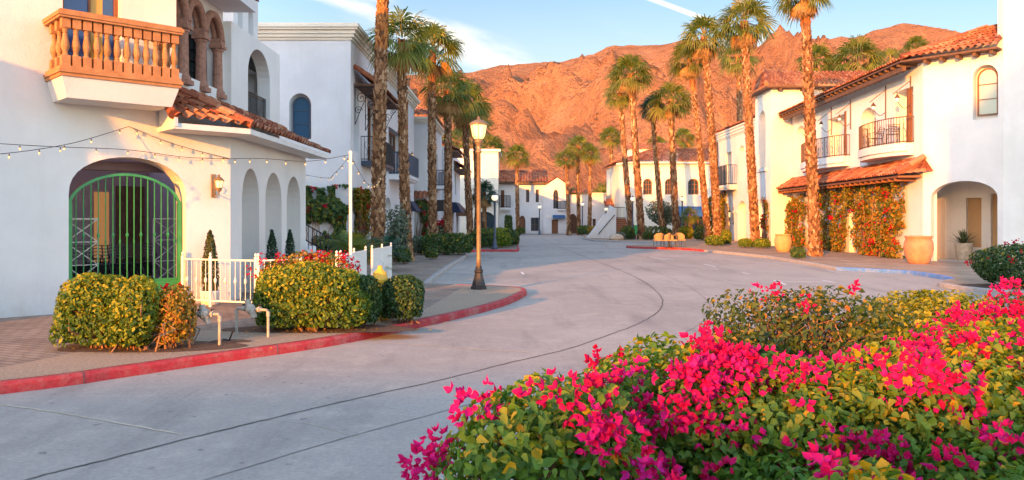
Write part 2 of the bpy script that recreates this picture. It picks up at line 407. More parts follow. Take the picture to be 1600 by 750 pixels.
def _():
    t = M['road']
    a = t.noise(.22, 6, .6); b = t.noise(2.3, 6, .65); c = t.noise(30, 5, .7)
    s1 = t.noise(1.0, 6, .62, t.scaled(1.5, .22, 1))
    col = t.ramp(a, [(.3, (.32, .285, .25)), (.7, (.45, .40, .35))])
    col = t.mix(col, (.52, .45, .38), t.ramp(b, [(.50, (0, 0, 0)), (.75, (.6, .6, .6))]))
    col = t.mix(col, (.17, .155, .145), t.ramp(s1, [(.53, (0, 0, 0)), (.78, (.6, .6, .6))]))
    col = t.mix(col, (.12, .12, .12), t.ramp(t.noise(6.5, 3, .5), [(.69, (0, 0, 0)), (.74, (.6, .6, .6))]))
    col = t.mix(col, t.ramp(c, [(.3, (.82,) * 3), (.7, (1.12,) * 3)]), 1.0, 'MULTIPLY')
    t.col(col); t.set(.78, 0, .3); t.bump(t.math('ADD', c, b), .22, .012); M['road'] = t.m
_()
M['joint'] = paint('tar_joint', (.13, .115, .10), .9, .4, 5)
M['joint_faint'] = paint('worn_joint', (.24, .215, .19), .9, .3, 3)
M['scuff'] = paint('pale_crack_filler', (.50, .43, .32), .9, .2, 5)
M['lane_paint'] = paint('worn_white_marking', (.62, .62, .60), .8, .15, 4)
def pavers(name, c1, c2, mortar, scale=4.6, rot=0.4):
    t = NT(name); m = t.n('ShaderNodeMapping'); m.inputs['Rotation'].default_value = (0, 0, rot); t.l(t.obj(), m.inputs[0])
    b = t.n('ShaderNodeTexBrick'); b.inputs['Scale'].default_value = scale; b.inputs['Mortar Size'].default_value = .03; b.inputs['Brick Width'].default_value = .9; b.inputs['Row Height'].default_value = .45
    b.inputs['Color1'].default_value = (*c1, 1); b.inputs['Color2'].default_value = (*c2, 1); b.inputs['Mortar'].default_value = (*mortar, 1)
    t.l(m.outputs[0], b.inputs['Vector'])
    v = t.noise(.9, 6, .65); w = t.noise(22, 4)
    c = t.mix(b.outputs['Color'], t.ramp(v, [(.3, (.68,) * 3), (.7, (1.18,) * 3)]), 1.0, 'MULTIPLY')
    c = t.mix(c, t.ramp(w, [(.3, (.85,) * 3), (.7, (1.1,) * 3)]), 1.0, 'MULTIPLY')
    t.col(c); t.set(.85, 0, .2); q = t.bump(t.math('SUBTRACT', t.math('MULTIPLY', w, .3), b.outputs['Fac']), .5, .01)
    return t.m
M['paver'] = pavers('brick_pavers', (.29, .22, .17), (.36, .28, .22), (.13, .10, .08), 3.4)
M['paver_r'] = pavers('tan_pavers', (.40, .27, .18), (.47, .33, .23), (.22, .15, .1), 3.4, .0)
M['sand'] = paint('gravelly_sand', (.34, .26, .185), .95, .3, 30, bump=.8)
M['soil'] = paint('dark_mulch', (.10, .06, .04), .95, .4, 25, bump=.8)
def kerbmat(name, c, worn):
    t = NT(name); f = t.noise(3.5, 7, .72); g = t.noise(26, 4)
    col = t.mix(c, worn, t.ramp(f, [(.46, (0, 0, 0)), (.66, (.75, .75, .75))]))
    col = t.mix(col, (.12, .10, .10), t.ramp(t.noise(2.0, 5, .7, t.scaled(1.4, 1.4, 9)), [(.60, (0, 0, 0)), (.72, (.55, .55, .55))]))
    t.col(t.mix(col, t.ramp(g, [(.3, (.8,) * 3), (.7, (1.12,) * 3)]), 1.0, 'MULTIPLY')); t.set(.7, 0, .3); t.bump(g, .3, .01); return t.m
M['kerb_red'] = kerbmat('red_kerb_paint', (.42, .035, .045), (.40, .17, .15))
M['kerb_grey'] = kerbmat('concrete_kerb', (.38, .36, .34), (.27, .25, .24))
M['kerb_blue'] = kerbmat('blue_kerb_paint', (.08, .22, .55), (.25, .3, .42))
M['ground'] = paint('desert_ground', (.34, .25, .18), .95, .25, .05)
M['trunk'] = attrmat('palm_trunk', [(0, (.075, .040, .022)), (.35, (.20, .095, .045)), (.7, (.35, .19, .095)), (1, (.52, .34, .20))], .85, .5, 22, .35, .15)
M['trunk_new'] = attrmat('trimmed_palm_boots', [(0, (.20, .065, .022)), (.5, (.40, .15, .045)), (1, (.52, .24, .08))], .8, .5, 22, .3, .15)
M['palm'] = leafmat('palm_leaf', [(0, (.045, .085, .020)), (.35, (.10, .155, .030)), (.7, (.20, .22, .040)), (1, (.36, .28, .07))], .35, .5)
M['palm_dark'] = leafmat('blue_palm_leaf', [(0, (.012, .045, .035)), (.5, (.025, .08, .05)), (1, (.06, .12, .05))], .25, .45)
M['palm_dead'] = leafmat('dead_palm_leaf', [(0, (.20, .10, .04)), (.5, (.38, .20, .07)), (1, (.52, .33, .14))], .2, .7)
M['leaf_boug'] = leafmat('bougainvillea_leaf', [(0, (.065, .16, .028)), (.45, (.14, .28, .032)), (.76, (.22, .31, .028)), (.90, (.40, .33, .02)), (1, (.62, .37, .014))], .42, .5)
M['leaf_boug_y'] = leafmat('yellowing_bougainvillea_leaf', [(0, (.035, .08, .022)), (.4, (.09, .14, .026)), (.65, (.17, .17, .03)), (.85, (.36, .26, .03)), (1, (.45, .17, .03))], .38, .5)
M['leaf_hedge'] = leafmat('hedge_leaf', [(0, (.045, .115, .026)), (.4, (.11, .21, .030)), (.62, (.25, .32, .026)), (1, (.50, .42, .028))], .4, .5)
M['leaf_lime'] = leafmat('lime_leaf', [(0, (.07, .13, .02)), (.5, (.25, .28, .02)), (1, (.50, .42, .03))], .4, .45)
M['leaf_dark'] = leafmat('dark_shrub_leaf', [(0, (.030, .075, .028)), (.5, (.065, .135, .038)), (.8, (.11, .17, .03)), (1, (.36, .28, .03))], .32, .42)
M['leaf_ivy'] = leafmat('vine_leaf', [(0, (.07, .12, .02)), (.4, (.20, .22, .03)), (.72, (.44, .27, .03)), (1, (.55, .17, .025))], .4, .55)
M['leaf_rust'] = leafmat('rust_leaf', [(0, (.10, .13, .02)), (.4, (.34, .26, .03)), (.8, (.52, .27, .04)), (1, (.45, .12, .03))], .35, .5)
M['needle'] = leafmat('cypress_foliage', [(0, (.020, .045, .016)), (.6, (.06, .09, .02)), (1, (.16, .15, .03))], .2, .6)
M['needle_dark'] = leafmat('dark_cypress_foliage', [(0, (.010, .035, .018)), (1, (.03, .075, .03))], .2, .6)
M['sage'] = leafmat('grey_green_leaf', [(0, (.07, .10, .07)), (.6, (.15, .20, .14)), (1, (.26, .30, .22))], .3, .6)
M['bract'] = leafmat('magenta_bract', [(0, (.46, .006, .060)), (.30, (.66, .010, .14)), (.72, (.76, .014, .24)), (1, (.72, .03, .38))], .42, .6, spec=.15)
M['bract_red'] = leafmat('red_bract', [(0, (.35, .008, .015)), (.6, (.62, .015, .05)), (1, (.66, .03, .12))], .4, .55, spec=.15)
M['stem'] = attrmat('woody_stem', [(0, (.10, .05, .03)), (.6, (.24, .125, .07)), (1, (.36, .22, .13))], .85, .2, 30, .3)
M['agave'] = leafmat('agave_leaf', [(0, (.05, .075, .035)), (.6, (.11, .14, .06)), (1, (.22, .22, .10))], .1, .5)
# ---------------------------------------------------------------- vegetation builders
def lump(P, amp, freq, seed):
    r = np.random.default_rng(seed); out = np.zeros(len(P))
    for o in (1, 2, 4):
        for _k in range(4):
            k = r.normal(size=3) * freq * o; out += np.sin(P @ k + r.uniform(0, 6.28)) / o
    return out * amp / 3.2
def shell(n, c, rad, p=2.0, amp=.12, freq=2.0, depth=.35, zmin=None, seed=1, top_bias=0.0):
    """points in the outer skin of a lumpy rounded solid, with outward normals"""
    r = np.random.default_rng(seed); rad = np.array(rad, float)
    d = r.normal(size=(int(n * 1.6), 3)); d[:, 2] += top_bias; d /= np.linalg.norm(d, axis=1)[:, None]
    k = (np.abs(d) ** p).sum(1) ** (-1 / p)
    base = d * k[:, None] * rad
    L = 1 + lump(base, amp, freq, seed)
    dep = 1 - depth * r.random(len(d)) ** 1.6
    P = base * (L * dep)[:, None]
    N = (np.sign(d) * np.abs(d) ** max(p - 1, 1)) / rad; N /= np.linalg.norm(N, axis=1)[:, None] + 1e-9
    P = P + np.array(c)
    ok = np.ones(len(P), bool) if zmin is None else P[:, 2] > zmin
    return P[ok][:n], N[ok][:n]
def leaves(name, P, N, size, mat, parent, wide=.62, heart=False, jitter=.9, rnd=None, seed=3, droop=.25, sizevar=.35):
    r = np.random.default_rng(seed); n = len(P)
    nn = N + r.normal(size=(n, 3)) * jitter * .6; nn /= np.linalg.norm(nn, axis=1)[:, None] + 1e-9
    t = r.normal(size=(n, 3)); t[:, 2] -= .5; t -= nn * (t * nn).sum(1)[:, None]; t /= np.linalg.norm(t, axis=1)[:, None] + 1e-9
    b = np.cross(nn, t); s = size * (1 + sizevar * r.normal(size=n)).clip(.45, 1.7)
    if heart: shp = [(0, 0, 0), (.5, 0, -.07), (1.05, 0, -droop), (.22, .35 * wide / .62, .13), (.60, .25 * wide / .62, .06), (.22, -.35 * wide / .62, .13), (.60, -.25 * wide / .62, .06)]; tri = [(0, 1, 3), (3, 1, 4), (1, 2, 4), (0, 5, 1), (5, 6, 1), (1, 6, 2)]
    else: shp = [(0, 0, 0), (.45, wide / 2, .07), (1, 0, -droop), (.45, -wide / 2, .07)]; tri = [(0, 2, 1), (0, 3, 2)]
    k = len(shp); V = np.zeros((n, k, 3))
    for i, (x, y, z) in enumerate(shp): V[:, i] = P + (t * (x - .4) + b * y + nn * z) * s[:, None]
    F = (np.arange(n)[:, None, None] * k + np.array(tri)[None]).reshape(-1, 3)
    if rnd is None: rnd = r.random(n)
    return np_mesh(name, V.reshape(-1, 3), F, mat, parent, np.repeat(np.clip(rnd, 0, 1), len(tri)))
def bracts(name, C, rad, per, size, mat, parent, seed=5):
    """clusters of papery three-bract flowers"""
    r = np.random.default_rng(seed); n = len(C)
    rr = rad * (1 + .35 * r.normal(size=n)).clip(.5, 1.9)
    cnt = np.maximum(3, (per * (rr / rad) ** 2).astype(int)); idx = np.repeat(np.arange(n), cnt); m = len(idx)
    d = r.normal(size=(m, 3)); d[:, 2] += .35; d /= np.linalg.norm(d, axis=1)[:, None]
    fp = C[idx] + d * (rr[idx] * r.random(m) ** .45)[:, None]
    P = np.repeat(fp, 3, 0); dd = np.repeat(d, 3, 0)
    # three bracts set round the flower axis, cupped
    ref = r.normal(size=(m, 3)); ref -= d * (ref * d).sum(1)[:, None]; ref /= np.linalg.norm(ref, axis=1)[:, None]
    bb = np.cross(d, ref); ang = np.array([0, 2.09, 4.19])
    side = (ref[:, None] * np.cos(ang)[None, :, None] + bb[:, None] * np.sin(ang)[None, :, None]).reshape(-1, 3)
    t = dd * .75 + side * .66 + r.normal(size=(m * 3, 3)) * .25; t /= np.linalg.norm(t, axis=1)[:, None]
    nn = dd * .66 - side * .75; b = np.cross(nn, t); s = size * (1 + .22 * r.normal(size=m * 3)).clip(.5, 1.6)
    shp = [(0, 0, 0), (.5, 0, -.16), (1.05, 0, .10), (.34, .36, .10), (.68, .27, .02), (.34, -.36, .10), (.68, -.27, .02)]
    tri = [(0, 1, 3), (3, 1, 4), (1, 2, 4), (0, 5, 1), (5, 6, 1), (1, 6, 2)]
    V = np.zeros((m * 3, 7, 3))
    for i, (x, y, z) in enumerate(shp): V[:, i] = P + (t * x + b * y + nn * z) * s[:, None]
    F = (np.arange(m * 3)[:, None, None] * 7 + np.array(tri)[None]).reshape(-1, 3)
    cl = r.random(n)[idx] * .55 + r.random(m) * .45
    return np_mesh(name, V.reshape(-1, 3), F, mat, parent, np.repeat(np.repeat(cl, 3), len(tri)))
def stems(name, base, tips, mat, parent, r0=.012, r1=.003, seed=2, sag=.12, sides=4):
    rr = random.Random(seed); mb = MB()
    for tip in tips:
        b = Vector(base) + Vector((rr.gauss(0, .12), rr.gauss(0, .12), 0)); b.z = base[2] - .03
        tip = Vector(tip); mid = b.lerp(tip, .45) + Vector((rr.gauss(0, sag), rr.gauss(0, sag), rr.uniform(0, sag * 1.6)))
        m2 = b.lerp(tip, .75) + Vector((rr.gauss(0, sag * .7), rr.gauss(0, sag * .7), rr.uniform(0, sag)))
        mb.cr = rr.random(); k = rr.uniform(.6, 1.3)
        mb.tube([b, mid, m2, tip], [r0 * k, r0 * .75 * k, r0 * .45 * k, r1], sides, cap=False)
    return mb.build(name, mat, parent)
def shrub(name, label, cat, c, rad, n, leaf, mat, p=2.6, amp=.12, freq=2.2, depth=.35, seed=1, flowers=0, fmat=None, fsize=.035, fr=.06, nst=14, group=None, wide=.62, heart=False, rnd=None, zc=None, ftop=.35, per=9):
    root = thing(name, label, cat, (c[0], c[1], c[2]), group)
    cz = c[2] + (rad[2] * .92 if zc is None else zc)
    P, N = shell(n, (c[0], c[1], cz), rad, p, amp, freq, depth, c[2] + .085, seed)
    rv = None if rnd is None else rnd(P, N, np.random.default_rng(seed + 9))
    leaves('foliage', P, N, leaf, mat, root, wide, heart, seed=seed + 1, rnd=rv)
    if nst:
        T, _n = shell(nst, (c[0], c[1], cz), [q * .86 for q in rad], p, amp, freq, .3, c[2] + .1, seed + 4)
        stems('stem', c, T, M['stem'], root, .016, .004, seed)
    if flowers:
        C, _n = shell(flowers * 2, (c[0], c[1], cz), [q * 1.01 for q in rad], p, amp, freq, .06, c[2] + rad[2] * ftop, seed + 6, .5)
        bracts('blossoms', C[:flowers], fr, per, fsize, fmat or M['bract'], root, seed + 7)
    return root
def fan_crown_arrays(nleaf, ndead, rad, seed, spread=1.0):
    r = np.random.default_rng(seed); V = []; F = []; Q = []; VD = []; FD = []; QD = []
    def fan(el_, az_, pet, bl, dead):
        ax = np.array([math.cos(el_) * math.cos(az_), math.cos(el_) * math.sin(az_), math.sin(el_)])
        up = np.array([0, 0, 1.0]); side = np.cross(ax, up); side /= np.linalg.norm(side) + 1e-6; nn = np.cross(side, ax)
        tip = ax * pet; tip = tip + np.array([0, 0, -.10 * pet])
        v, f, q = (VD, FD, QD) if dead else (V, F, Q); rv = r.random() * .6
        b = len(v); w = .022
        for s_, p_ in ((-w, ax * .12), (w, ax * .12), (w, tip), (-w, tip)): v.append(p_ + side * s_)
        f += [(b, b + 1, b + 2), (b, b + 2, b + 3)]; q += [.95, .95]
        ns = 20
        roll = r.normal() * .35; side2 = side * math.cos(roll) + nn * math.sin(roll); n2 = np.cross(side2, ax)
        for i in range(ns):
            a = (i + .5) / ns * 2 - 1; th = a * (1.05 if dead else 1.85) * spread; L = bl * (1 - .28 * abs(a) ** 2) * (1 + r.normal() * .06)
            d = ax * math.cos(th) + side2 * math.sin(th) - n2 * (.25 * abs(a))
            d /= np.linalg.norm(d)
            pr = np.cross(d, n2); pr /= np.linalg.norm(pr) + 1e-6; hw = bl * .038
            dr = (.55 if not dead else .15) * L * (0.5 + r.random() * .7)
            m1 = tip + d * L * .55 + n2 * .03 - np.array([0, 0, dr * .22]); e1 = tip + d * L * .85 - np.array([0, 0, dr * .62]); t1 = tip + d * L * .98 - np.array([0, 0, dr * 1.15])
            b = len(v); v += [tip, m1 + pr * hw, m1 - pr * hw, e1 + pr * hw * .45, e1 - pr * hw * .45, t1]
            f += [(b, b + 1, b + 2), (b + 1, b + 3, b + 4), (b + 1, b + 4, b + 2), (b + 3, b + 5, b + 4)]
            x = rv + r.random() * .35; q += [x, x, min(1, x + .08), min(1, x + .22)]
    for i in range(nleaf):
        k = (i + .5) / nleaf; e = math.radians(84 - 118 * k ** .9 + r.normal() * 7); a = i * 2.39996 + r.normal() * .2
        fan(e, a, rad * (.46 + .12 * r.random()), rad * (.60 + .10 * r.random()), False)
    for i in range(ndead):
        fan(math.radians(-48 - 30 * r.random()), r.random() * 6.28, rad * .42, rad * .5, True)
    return V, F, Q, VD, FD, QD
CROWNS = [fan_crown_arrays(29, 6, 1.0, 11), fan_crown_arrays(25, 8, 1.0, 12), fan_crown_arrays(32, 5, 1.0, 13), fan_crown_arrays(27, 20, 1.0, 14), fan_crown_arrays(32, 18, 1.0, 15)]
CROWN_MESH = {}
def crown(parent, top, rad, k, mat=None):
    V, F, Q, VD, FD, QD = CROWNS[k % len(CROWNS)]; mat = mat or M['palm']; rz = random.random() * 6.28
    Rm = np.array(Matrix.Rotation(rz, 3, 'Z')) * rad; tz = np.array(top)
    np_mesh('crown', np.array(V) @ Rm.T + tz, np.array(F), mat, parent, Q)
    if VD: np_mesh('dead_frond', np.array(VD) @ Rm.T + tz, np.array(FD), M['palm_dead'], parent, QD)
def palm(label, base, top, r0, crad, k, trim=1.2, mat=None, group='fan palms along the street', full=True, name='fan_palm', boots=True):
    base = Vector(base); top = Vector(top); root = thing(name, label, 'palm tree', base, group); r0 = r0 * .86
    H = (top - base).length; n = max(6, int(H / .5)); mb = MB(); pts = []; rs = []
    bend = Vector((random.uniform(-.12, .12), random.uniform(-.12, .12), 0))
    def ax(t): return base.lerp(top, t) + bend * math.sin(math.pi * t) * H * .06
    def rad(t): return r0 * (1.0 + .45 * max(0, 1 - t * H / .7) ** 2 - .22 * t)
    for i in range(n + 1):
        t = i / n; pts.append(ax(t) - Vector((0, 0, .1)) * (i == 0)); rs.append(rad(t) * .93)
    mb.cr = .18; mb.tube(pts, rs, 10)
    new = MB(); split = 1 - trim / H
    if boots:
        step = .115 if full else .2; rows = int(H / step); nb = 12 if full else 9
        for j in range(rows):
            t = (j + random.random() * .3) / rows; target = new if t > split else mb
            for b in range(nb):
                if random.random() < .10: continue
                a = 2 * math.pi * (b + .5 * (j % 2)) / nb + random.gauss(0, .10); r_ = rad(t); c = ax(t)
                ra = Vector((math.cos(a), math.sin(a), 0)); ta = Vector((-ra.y, ra.x, 0))
                w = r_ * 2 * math.pi / nb * random.uniform(.42, .62); h = step * random.uniform(1.1, 1.9); ou = random.uniform(.025, .085) * (r0 / .3)
                sk = ta * random.gauss(0, .06) * r0 / .3
                target.cr = min(1, max(0, random.gauss(.55, .28)))
                p0 = c + ra * r_ * .90
                target.add([p0 - ta * w - Vector((0, 0, h * .2)), p0 + ta * w - Vector((0, 0, h * .2)), p0 + ta * w * .55 + ra * ou + Vector((0, 0, h * .8)) + sk, p0 - ta * w * .55 + ra * ou + Vector((0, 0, h * .8)) + sk, p0 + ra * ou * .45 + Vector((0, 0, h * .95)) + sk, p0 + Vector((0, 0, h * .75)) - ra * .02],
                           [(0, 1, 2, 3), (3, 2, 4), (0, 3, 5), (1, 5, 2), (3, 4, 5), (2, 5, 4)])
    tr = mb.build('trunk', M['trunk'], root)
    if new.v: new.build('leaf_bases', M['trunk_new'], tr)
    crown(root, top, crad, k, mat); return root

# ---------------------------------------------------------------- ground, road, kerbs
def struct(o): o['kind'] = 'structure'; return o
g = MB(); g.add([(-4000, -3000, -.22), (4000, -3000, -.22), (4000, 5000, -.22), (-4000, 5000, -.22)], [(0, 1, 2, 3)])
struct(g.build('ground', M['ground']))
ZR = -0.12
g = MB(); g.add([(-45, -45, ZR), (45, -45, ZR), (45, 130, ZR), (-45, 130, ZR)], [(0, 1, 2, 3)])
struct(g.build('road', M['road']))
K1 = [(-16, 1.5), (-12, 3.9), (-8.6, 6.2), (-5.44, 8.5), (-4.57, 9.4), (-3.99, 10.1), (-2.86, 11.4), (-2.30, 12.25), (-1.6, 13.6), (-.75, 15.4), (-.1, 17.2), (.28, 18.9), (.36, 19.7), (.18, 20.3), (-.5, 20.75), (-1.4, 21.1)]
K1b = [(-1.4, 21.1), (-2.0, 21.5), (-2.3, 22.2), (-2.28, 30), (-2.15, 36), (-2.2, 40), (-2.35, 43)]
K1c = [(-2.35, 43), (-1.6, 43.9), (-.2, 44.0), (.36, 44.6), (.42, 50), (.40, 60), (.0, 63), (-2.5, 64.5)]
K1d = [(-2.5, 64.5), (-2.6, 86), (-1.2, 87.2), (10.0, 87.2)]
KR = [(40, 14.5), (20, 16), (13.6, 18.0), (12.2, 19.0), (11.6, 20.3), (11.7, 22.0), (12.6, 23.0)]
KRb = [(12.6, 23.0), (13.0, 24.2), (13.1, 26.4), (12.3, 27.6), (11.5, 28.4)]
KRc = [(11.5, 28.4), (11.75, 33), (11.7, 37), (11.1, 41), (10.5, 43.8)]
KRd = [(10.5, 43.8), (10.2, 45.6), (9.3, 47.2), (7.9, 48.2), (7.2, 49.2), (7.2, 50.3), (8.0, 51.4)]
KRe = [(8.0, 51.4), (10.5, 53.0), (11.0, 55.5), (10.4, 58.4), (8.2, 60.6), (6.8, 62.5), (6.3, 66), (6.6, 75), (10.0, 87.2)]
def kerb(line, m, side, w=.12):
    L = catmull(line, 6); mb = MB(); vs_ = []
    prof = [(0, -.24), (0.005, -.03), (.03, .004), (w, .006), (w, -.24)]
    for i, p in enumerate(L):
        d = (L[min(i + 1, len(L) - 1)] - L[max(i - 1, 0)]).normalized(); nn = Vector((d.y, -d.x, 0)) * side
        for o_, z in prof: vs_.append((p.x - nn.x * o_, p.y - nn.y * o_, z))
    k = len(prof); mb.add(vs_, [(i * k + j, i * k + j + 1, (i + 1) * k + j + 1, (i + 1) * k + j) for i in range(len(L) - 1) for j in range(k - 1)])
    jb = MB(); acc = 1.0
    for a, b_ in zip(L, L[1:]):
        acc += (b_ - a).length
        if acc > 2.6:
            acc = 0; d = (b_ - a).normalized(); nn = Vector((d.y, -d.x, 0)) * side
            q = [a - nn * o_ + Vector((0, 0, z)) for o_, z in ((-.003, -.14), (.002, -.028), (.028, .008), (w, .010))]
            jb.add([p + d * e for p in q for e in (-.006, .006)], [(2 * i, 2 * i + 1, 2 * i + 3, 2 * i + 2) for i in range(3)])
    o = struct(mb.build('kerb', m))
    if jb.v: struct(jb.build('kerb_joint', M['joint']))
    return o
for ln, m_ in ((K1, 'kerb_red'), (K1b, 'kerb_grey'), (K1c, 'kerb_red'), (K1d, 'kerb_grey')): kerb(ln, M[m_], 1)
for ln, m_ in ((KR, 'kerb_grey'), (KRb, 'kerb_blue'), (KRc, 'kerb_grey'), (KRd, 'kerb_red'), (KRe, 'kerb_grey')): kerb(ln, M[m_], -1)
def sheet(name, poly, z, m):
    tri = tessellate_polygon([[Vector((p[0], p[1], 0)) for p in poly]]); mb = MB()
    mb.add([(p[0], p[1], z) for p in poly], [tuple(t_) for t_ in tri]); return struct(mb.build(name, m))
def inset(line, side, w=.08):
    L = catmull(line, 6); out = []
    for i, p in enumerate(L):
        d = (L[min(i + 1, len(L) - 1)] - L[max(i - 1, 0)]).normalized(); out.append((p.x - d.y * side * w, p.y + d.x * side * w))
    return out
left = inset(K1, 1) + inset(K1b, 1)[1:] + inset(K1c, 1)[1:] + inset(K1d, 1)[1:]
sheet('pavement', left + [(10, 120), (-44, 120), (-44, 1.5)], 0.0, M['paver'])
right = inset(KR, -1) + inset(KRb, -1)[1:] + inset(KRc, -1)[1:] + inset(KRd, -1)[1:] + inset(KRe, -1)[1:]
sheet('pavement', right + [(12, 120), (44, 120), (44, 14.5)], 0.0, M['paver_r'])
# sandy planting strip behind the red kerb, mulch round the hedges
SB = inset(K1, 1, .15)
i0 = min(range(len(SB)), key=lambda i: abs(SB[i][0] + 6.2)); i1 = min(range(len(SB)), key=lambda i: abs(SB[i][0] + 1.35))
sheet('planting_strip', SB[i0:i1] + [(-1.75, 14.1), (-2.6, 14.3), (-3.6, 13.4), (-4.6, 12.6), (-5.4, 11.9), (-5.5, 11.0)], .004, M['sand'])
def disc(c, rx, ry, z, m, name='mulch_patch'):
    return sheet(name, [(c[0] + rx * math.cos(a) * (1 + .12 * math.sin(3 * a + c[0])), c[1] + ry * math.sin(a) * (1 + .1 * math.cos(2 * a))) for a in [i * 2 * math.pi / 26 for i in range(26)]], z, m)
disc((-5.0, 10.9), 1.25, .55, .009, M['soil']); disc((-3.0, 12.65), 1.5, .55, .009, M['soil']); disc((-4.0, 11.35), .28, .15, .013, M['soil'])
# island bed in the foreground
bed = catmull([(12, -1), (4, -1.2), (.4, .4), (-.10, 1.8), (.05, 3.4), (.6, 4.9), (1.5, 6.1), (1.75, 7.6), (2.6, 9.0), (4.4, 9.6), (7.5, 9.7), (11, 9.2), (13, 6), (12, -1)], 6)
kerb([(p.x, p.y) for p in bed[::2]], M['kerb_grey'], -1)
sheet('planting_bed', [(p.x, p.y) for p in bed[:-1]], -.01, M['soil'])
# right-hand hedge bed on the pavement corner
disc((13.3, 20.4), 1.75, 1.0, .006, M['soil'])
# joints, cracks, painted lines
def gl(pts, z=ZR): return [gnd(x, y, z) for x, y in pts]
def ribbon(name, pts, w, z, m, n=8):
    mb = MB(); L = []
    for a, b in zip(*(lambda q: (q, q[1:]))(catmull(gl(pts), n))):
        k = max(1, int((b - a).length / .12)); L += [a.lerp(b, i / k) + Vector((random.gauss(0, w * .10), random.gauss(0, w * .10), 0)) for i in range(k)]
    vs_ = []
    for i, p in enumerate(L):
        d = (L[min(i + 2, len(L) - 1)] - L[max(i - 2, 0)]).normalized(); nn = Vector((d.y, -d.x, 0)); e = w * random.uniform(.25, .75)
        vs_ += [(p.x - nn.x * e, p.y - nn.y * e, z), (p.x + nn.x * (w - e), p.y + nn.y * (w - e), z)]
    mb.add(vs_, [(2 * i, 2 * i + 1, 2 * i + 3, 2 * i + 2) for i in range(len(L) - 1)]); return struct(mb.build(name, m))
ribbon('road_joint', [(-60, 785), (60, 745), (160, 720), (300, 684), (420, 655), (560, 622), (680, 596), (800, 566), (885, 546), (950, 524), (1003, 503), (1033, 481), (1030, 460), (1000, 437), (960, 419), (910, 400), (870, 384), (845, 372)], .03, ZR + .004, M['joint'])
ribbon('road_joint', [(270, 765), (420, 720), (540, 684), (640, 657), (760, 625)], .016, ZR + .004, M['joint_faint'])
ribbon('road_joint', [(1060, 525), (1095, 505), (1109, 484), (1100, 465), (1062, 440), (1010, 420), (950, 402), (900, 387), (868, 374)], .022, ZR + .004, M['joint_faint'])
ribbon('crack_filler', [(0, 632), (90, 645), (200, 664), (306, 683)], .028, ZR + .004, M['scuff'], 4)
ribbon('crack_filler', [(580, 534), (680, 541), (760, 547), (845, 551)], .03, ZR + .004, M['scuff'], 4)
ribbon('crack_filler', [(560, 684), (480, 662), (380, 655)], .008, ZR + .004, M['scuff'], 4)
def mark(pts, w): mb = MB(); mb.strip(gl(pts), w, ZR + .005); return struct(mb.build('road_marking', M['lane_paint']))
mark([(1216, 440), (1300, 441)], .10); mark([(1216, 438.5), (1216, 441.5)], .12)
mark([(1228, 445), (1210, 438)], .1); mark([(1285, 438), (1305, 441.5)], .1)
for a in ([(815, 425), (818, 429)], [(812, 413), (817, 413)], [(806, 406), (811, 406)], [(1015, 401), (1040, 406)], [(1040, 404), (1052, 406)], [(1100, 413), (1118, 417)], [(1160, 426), (1170, 428)], [(660, 424), (735, 426)], [(1025, 397), (1035, 398)], [(700, 440), (812, 447)]): mark(a, .09)

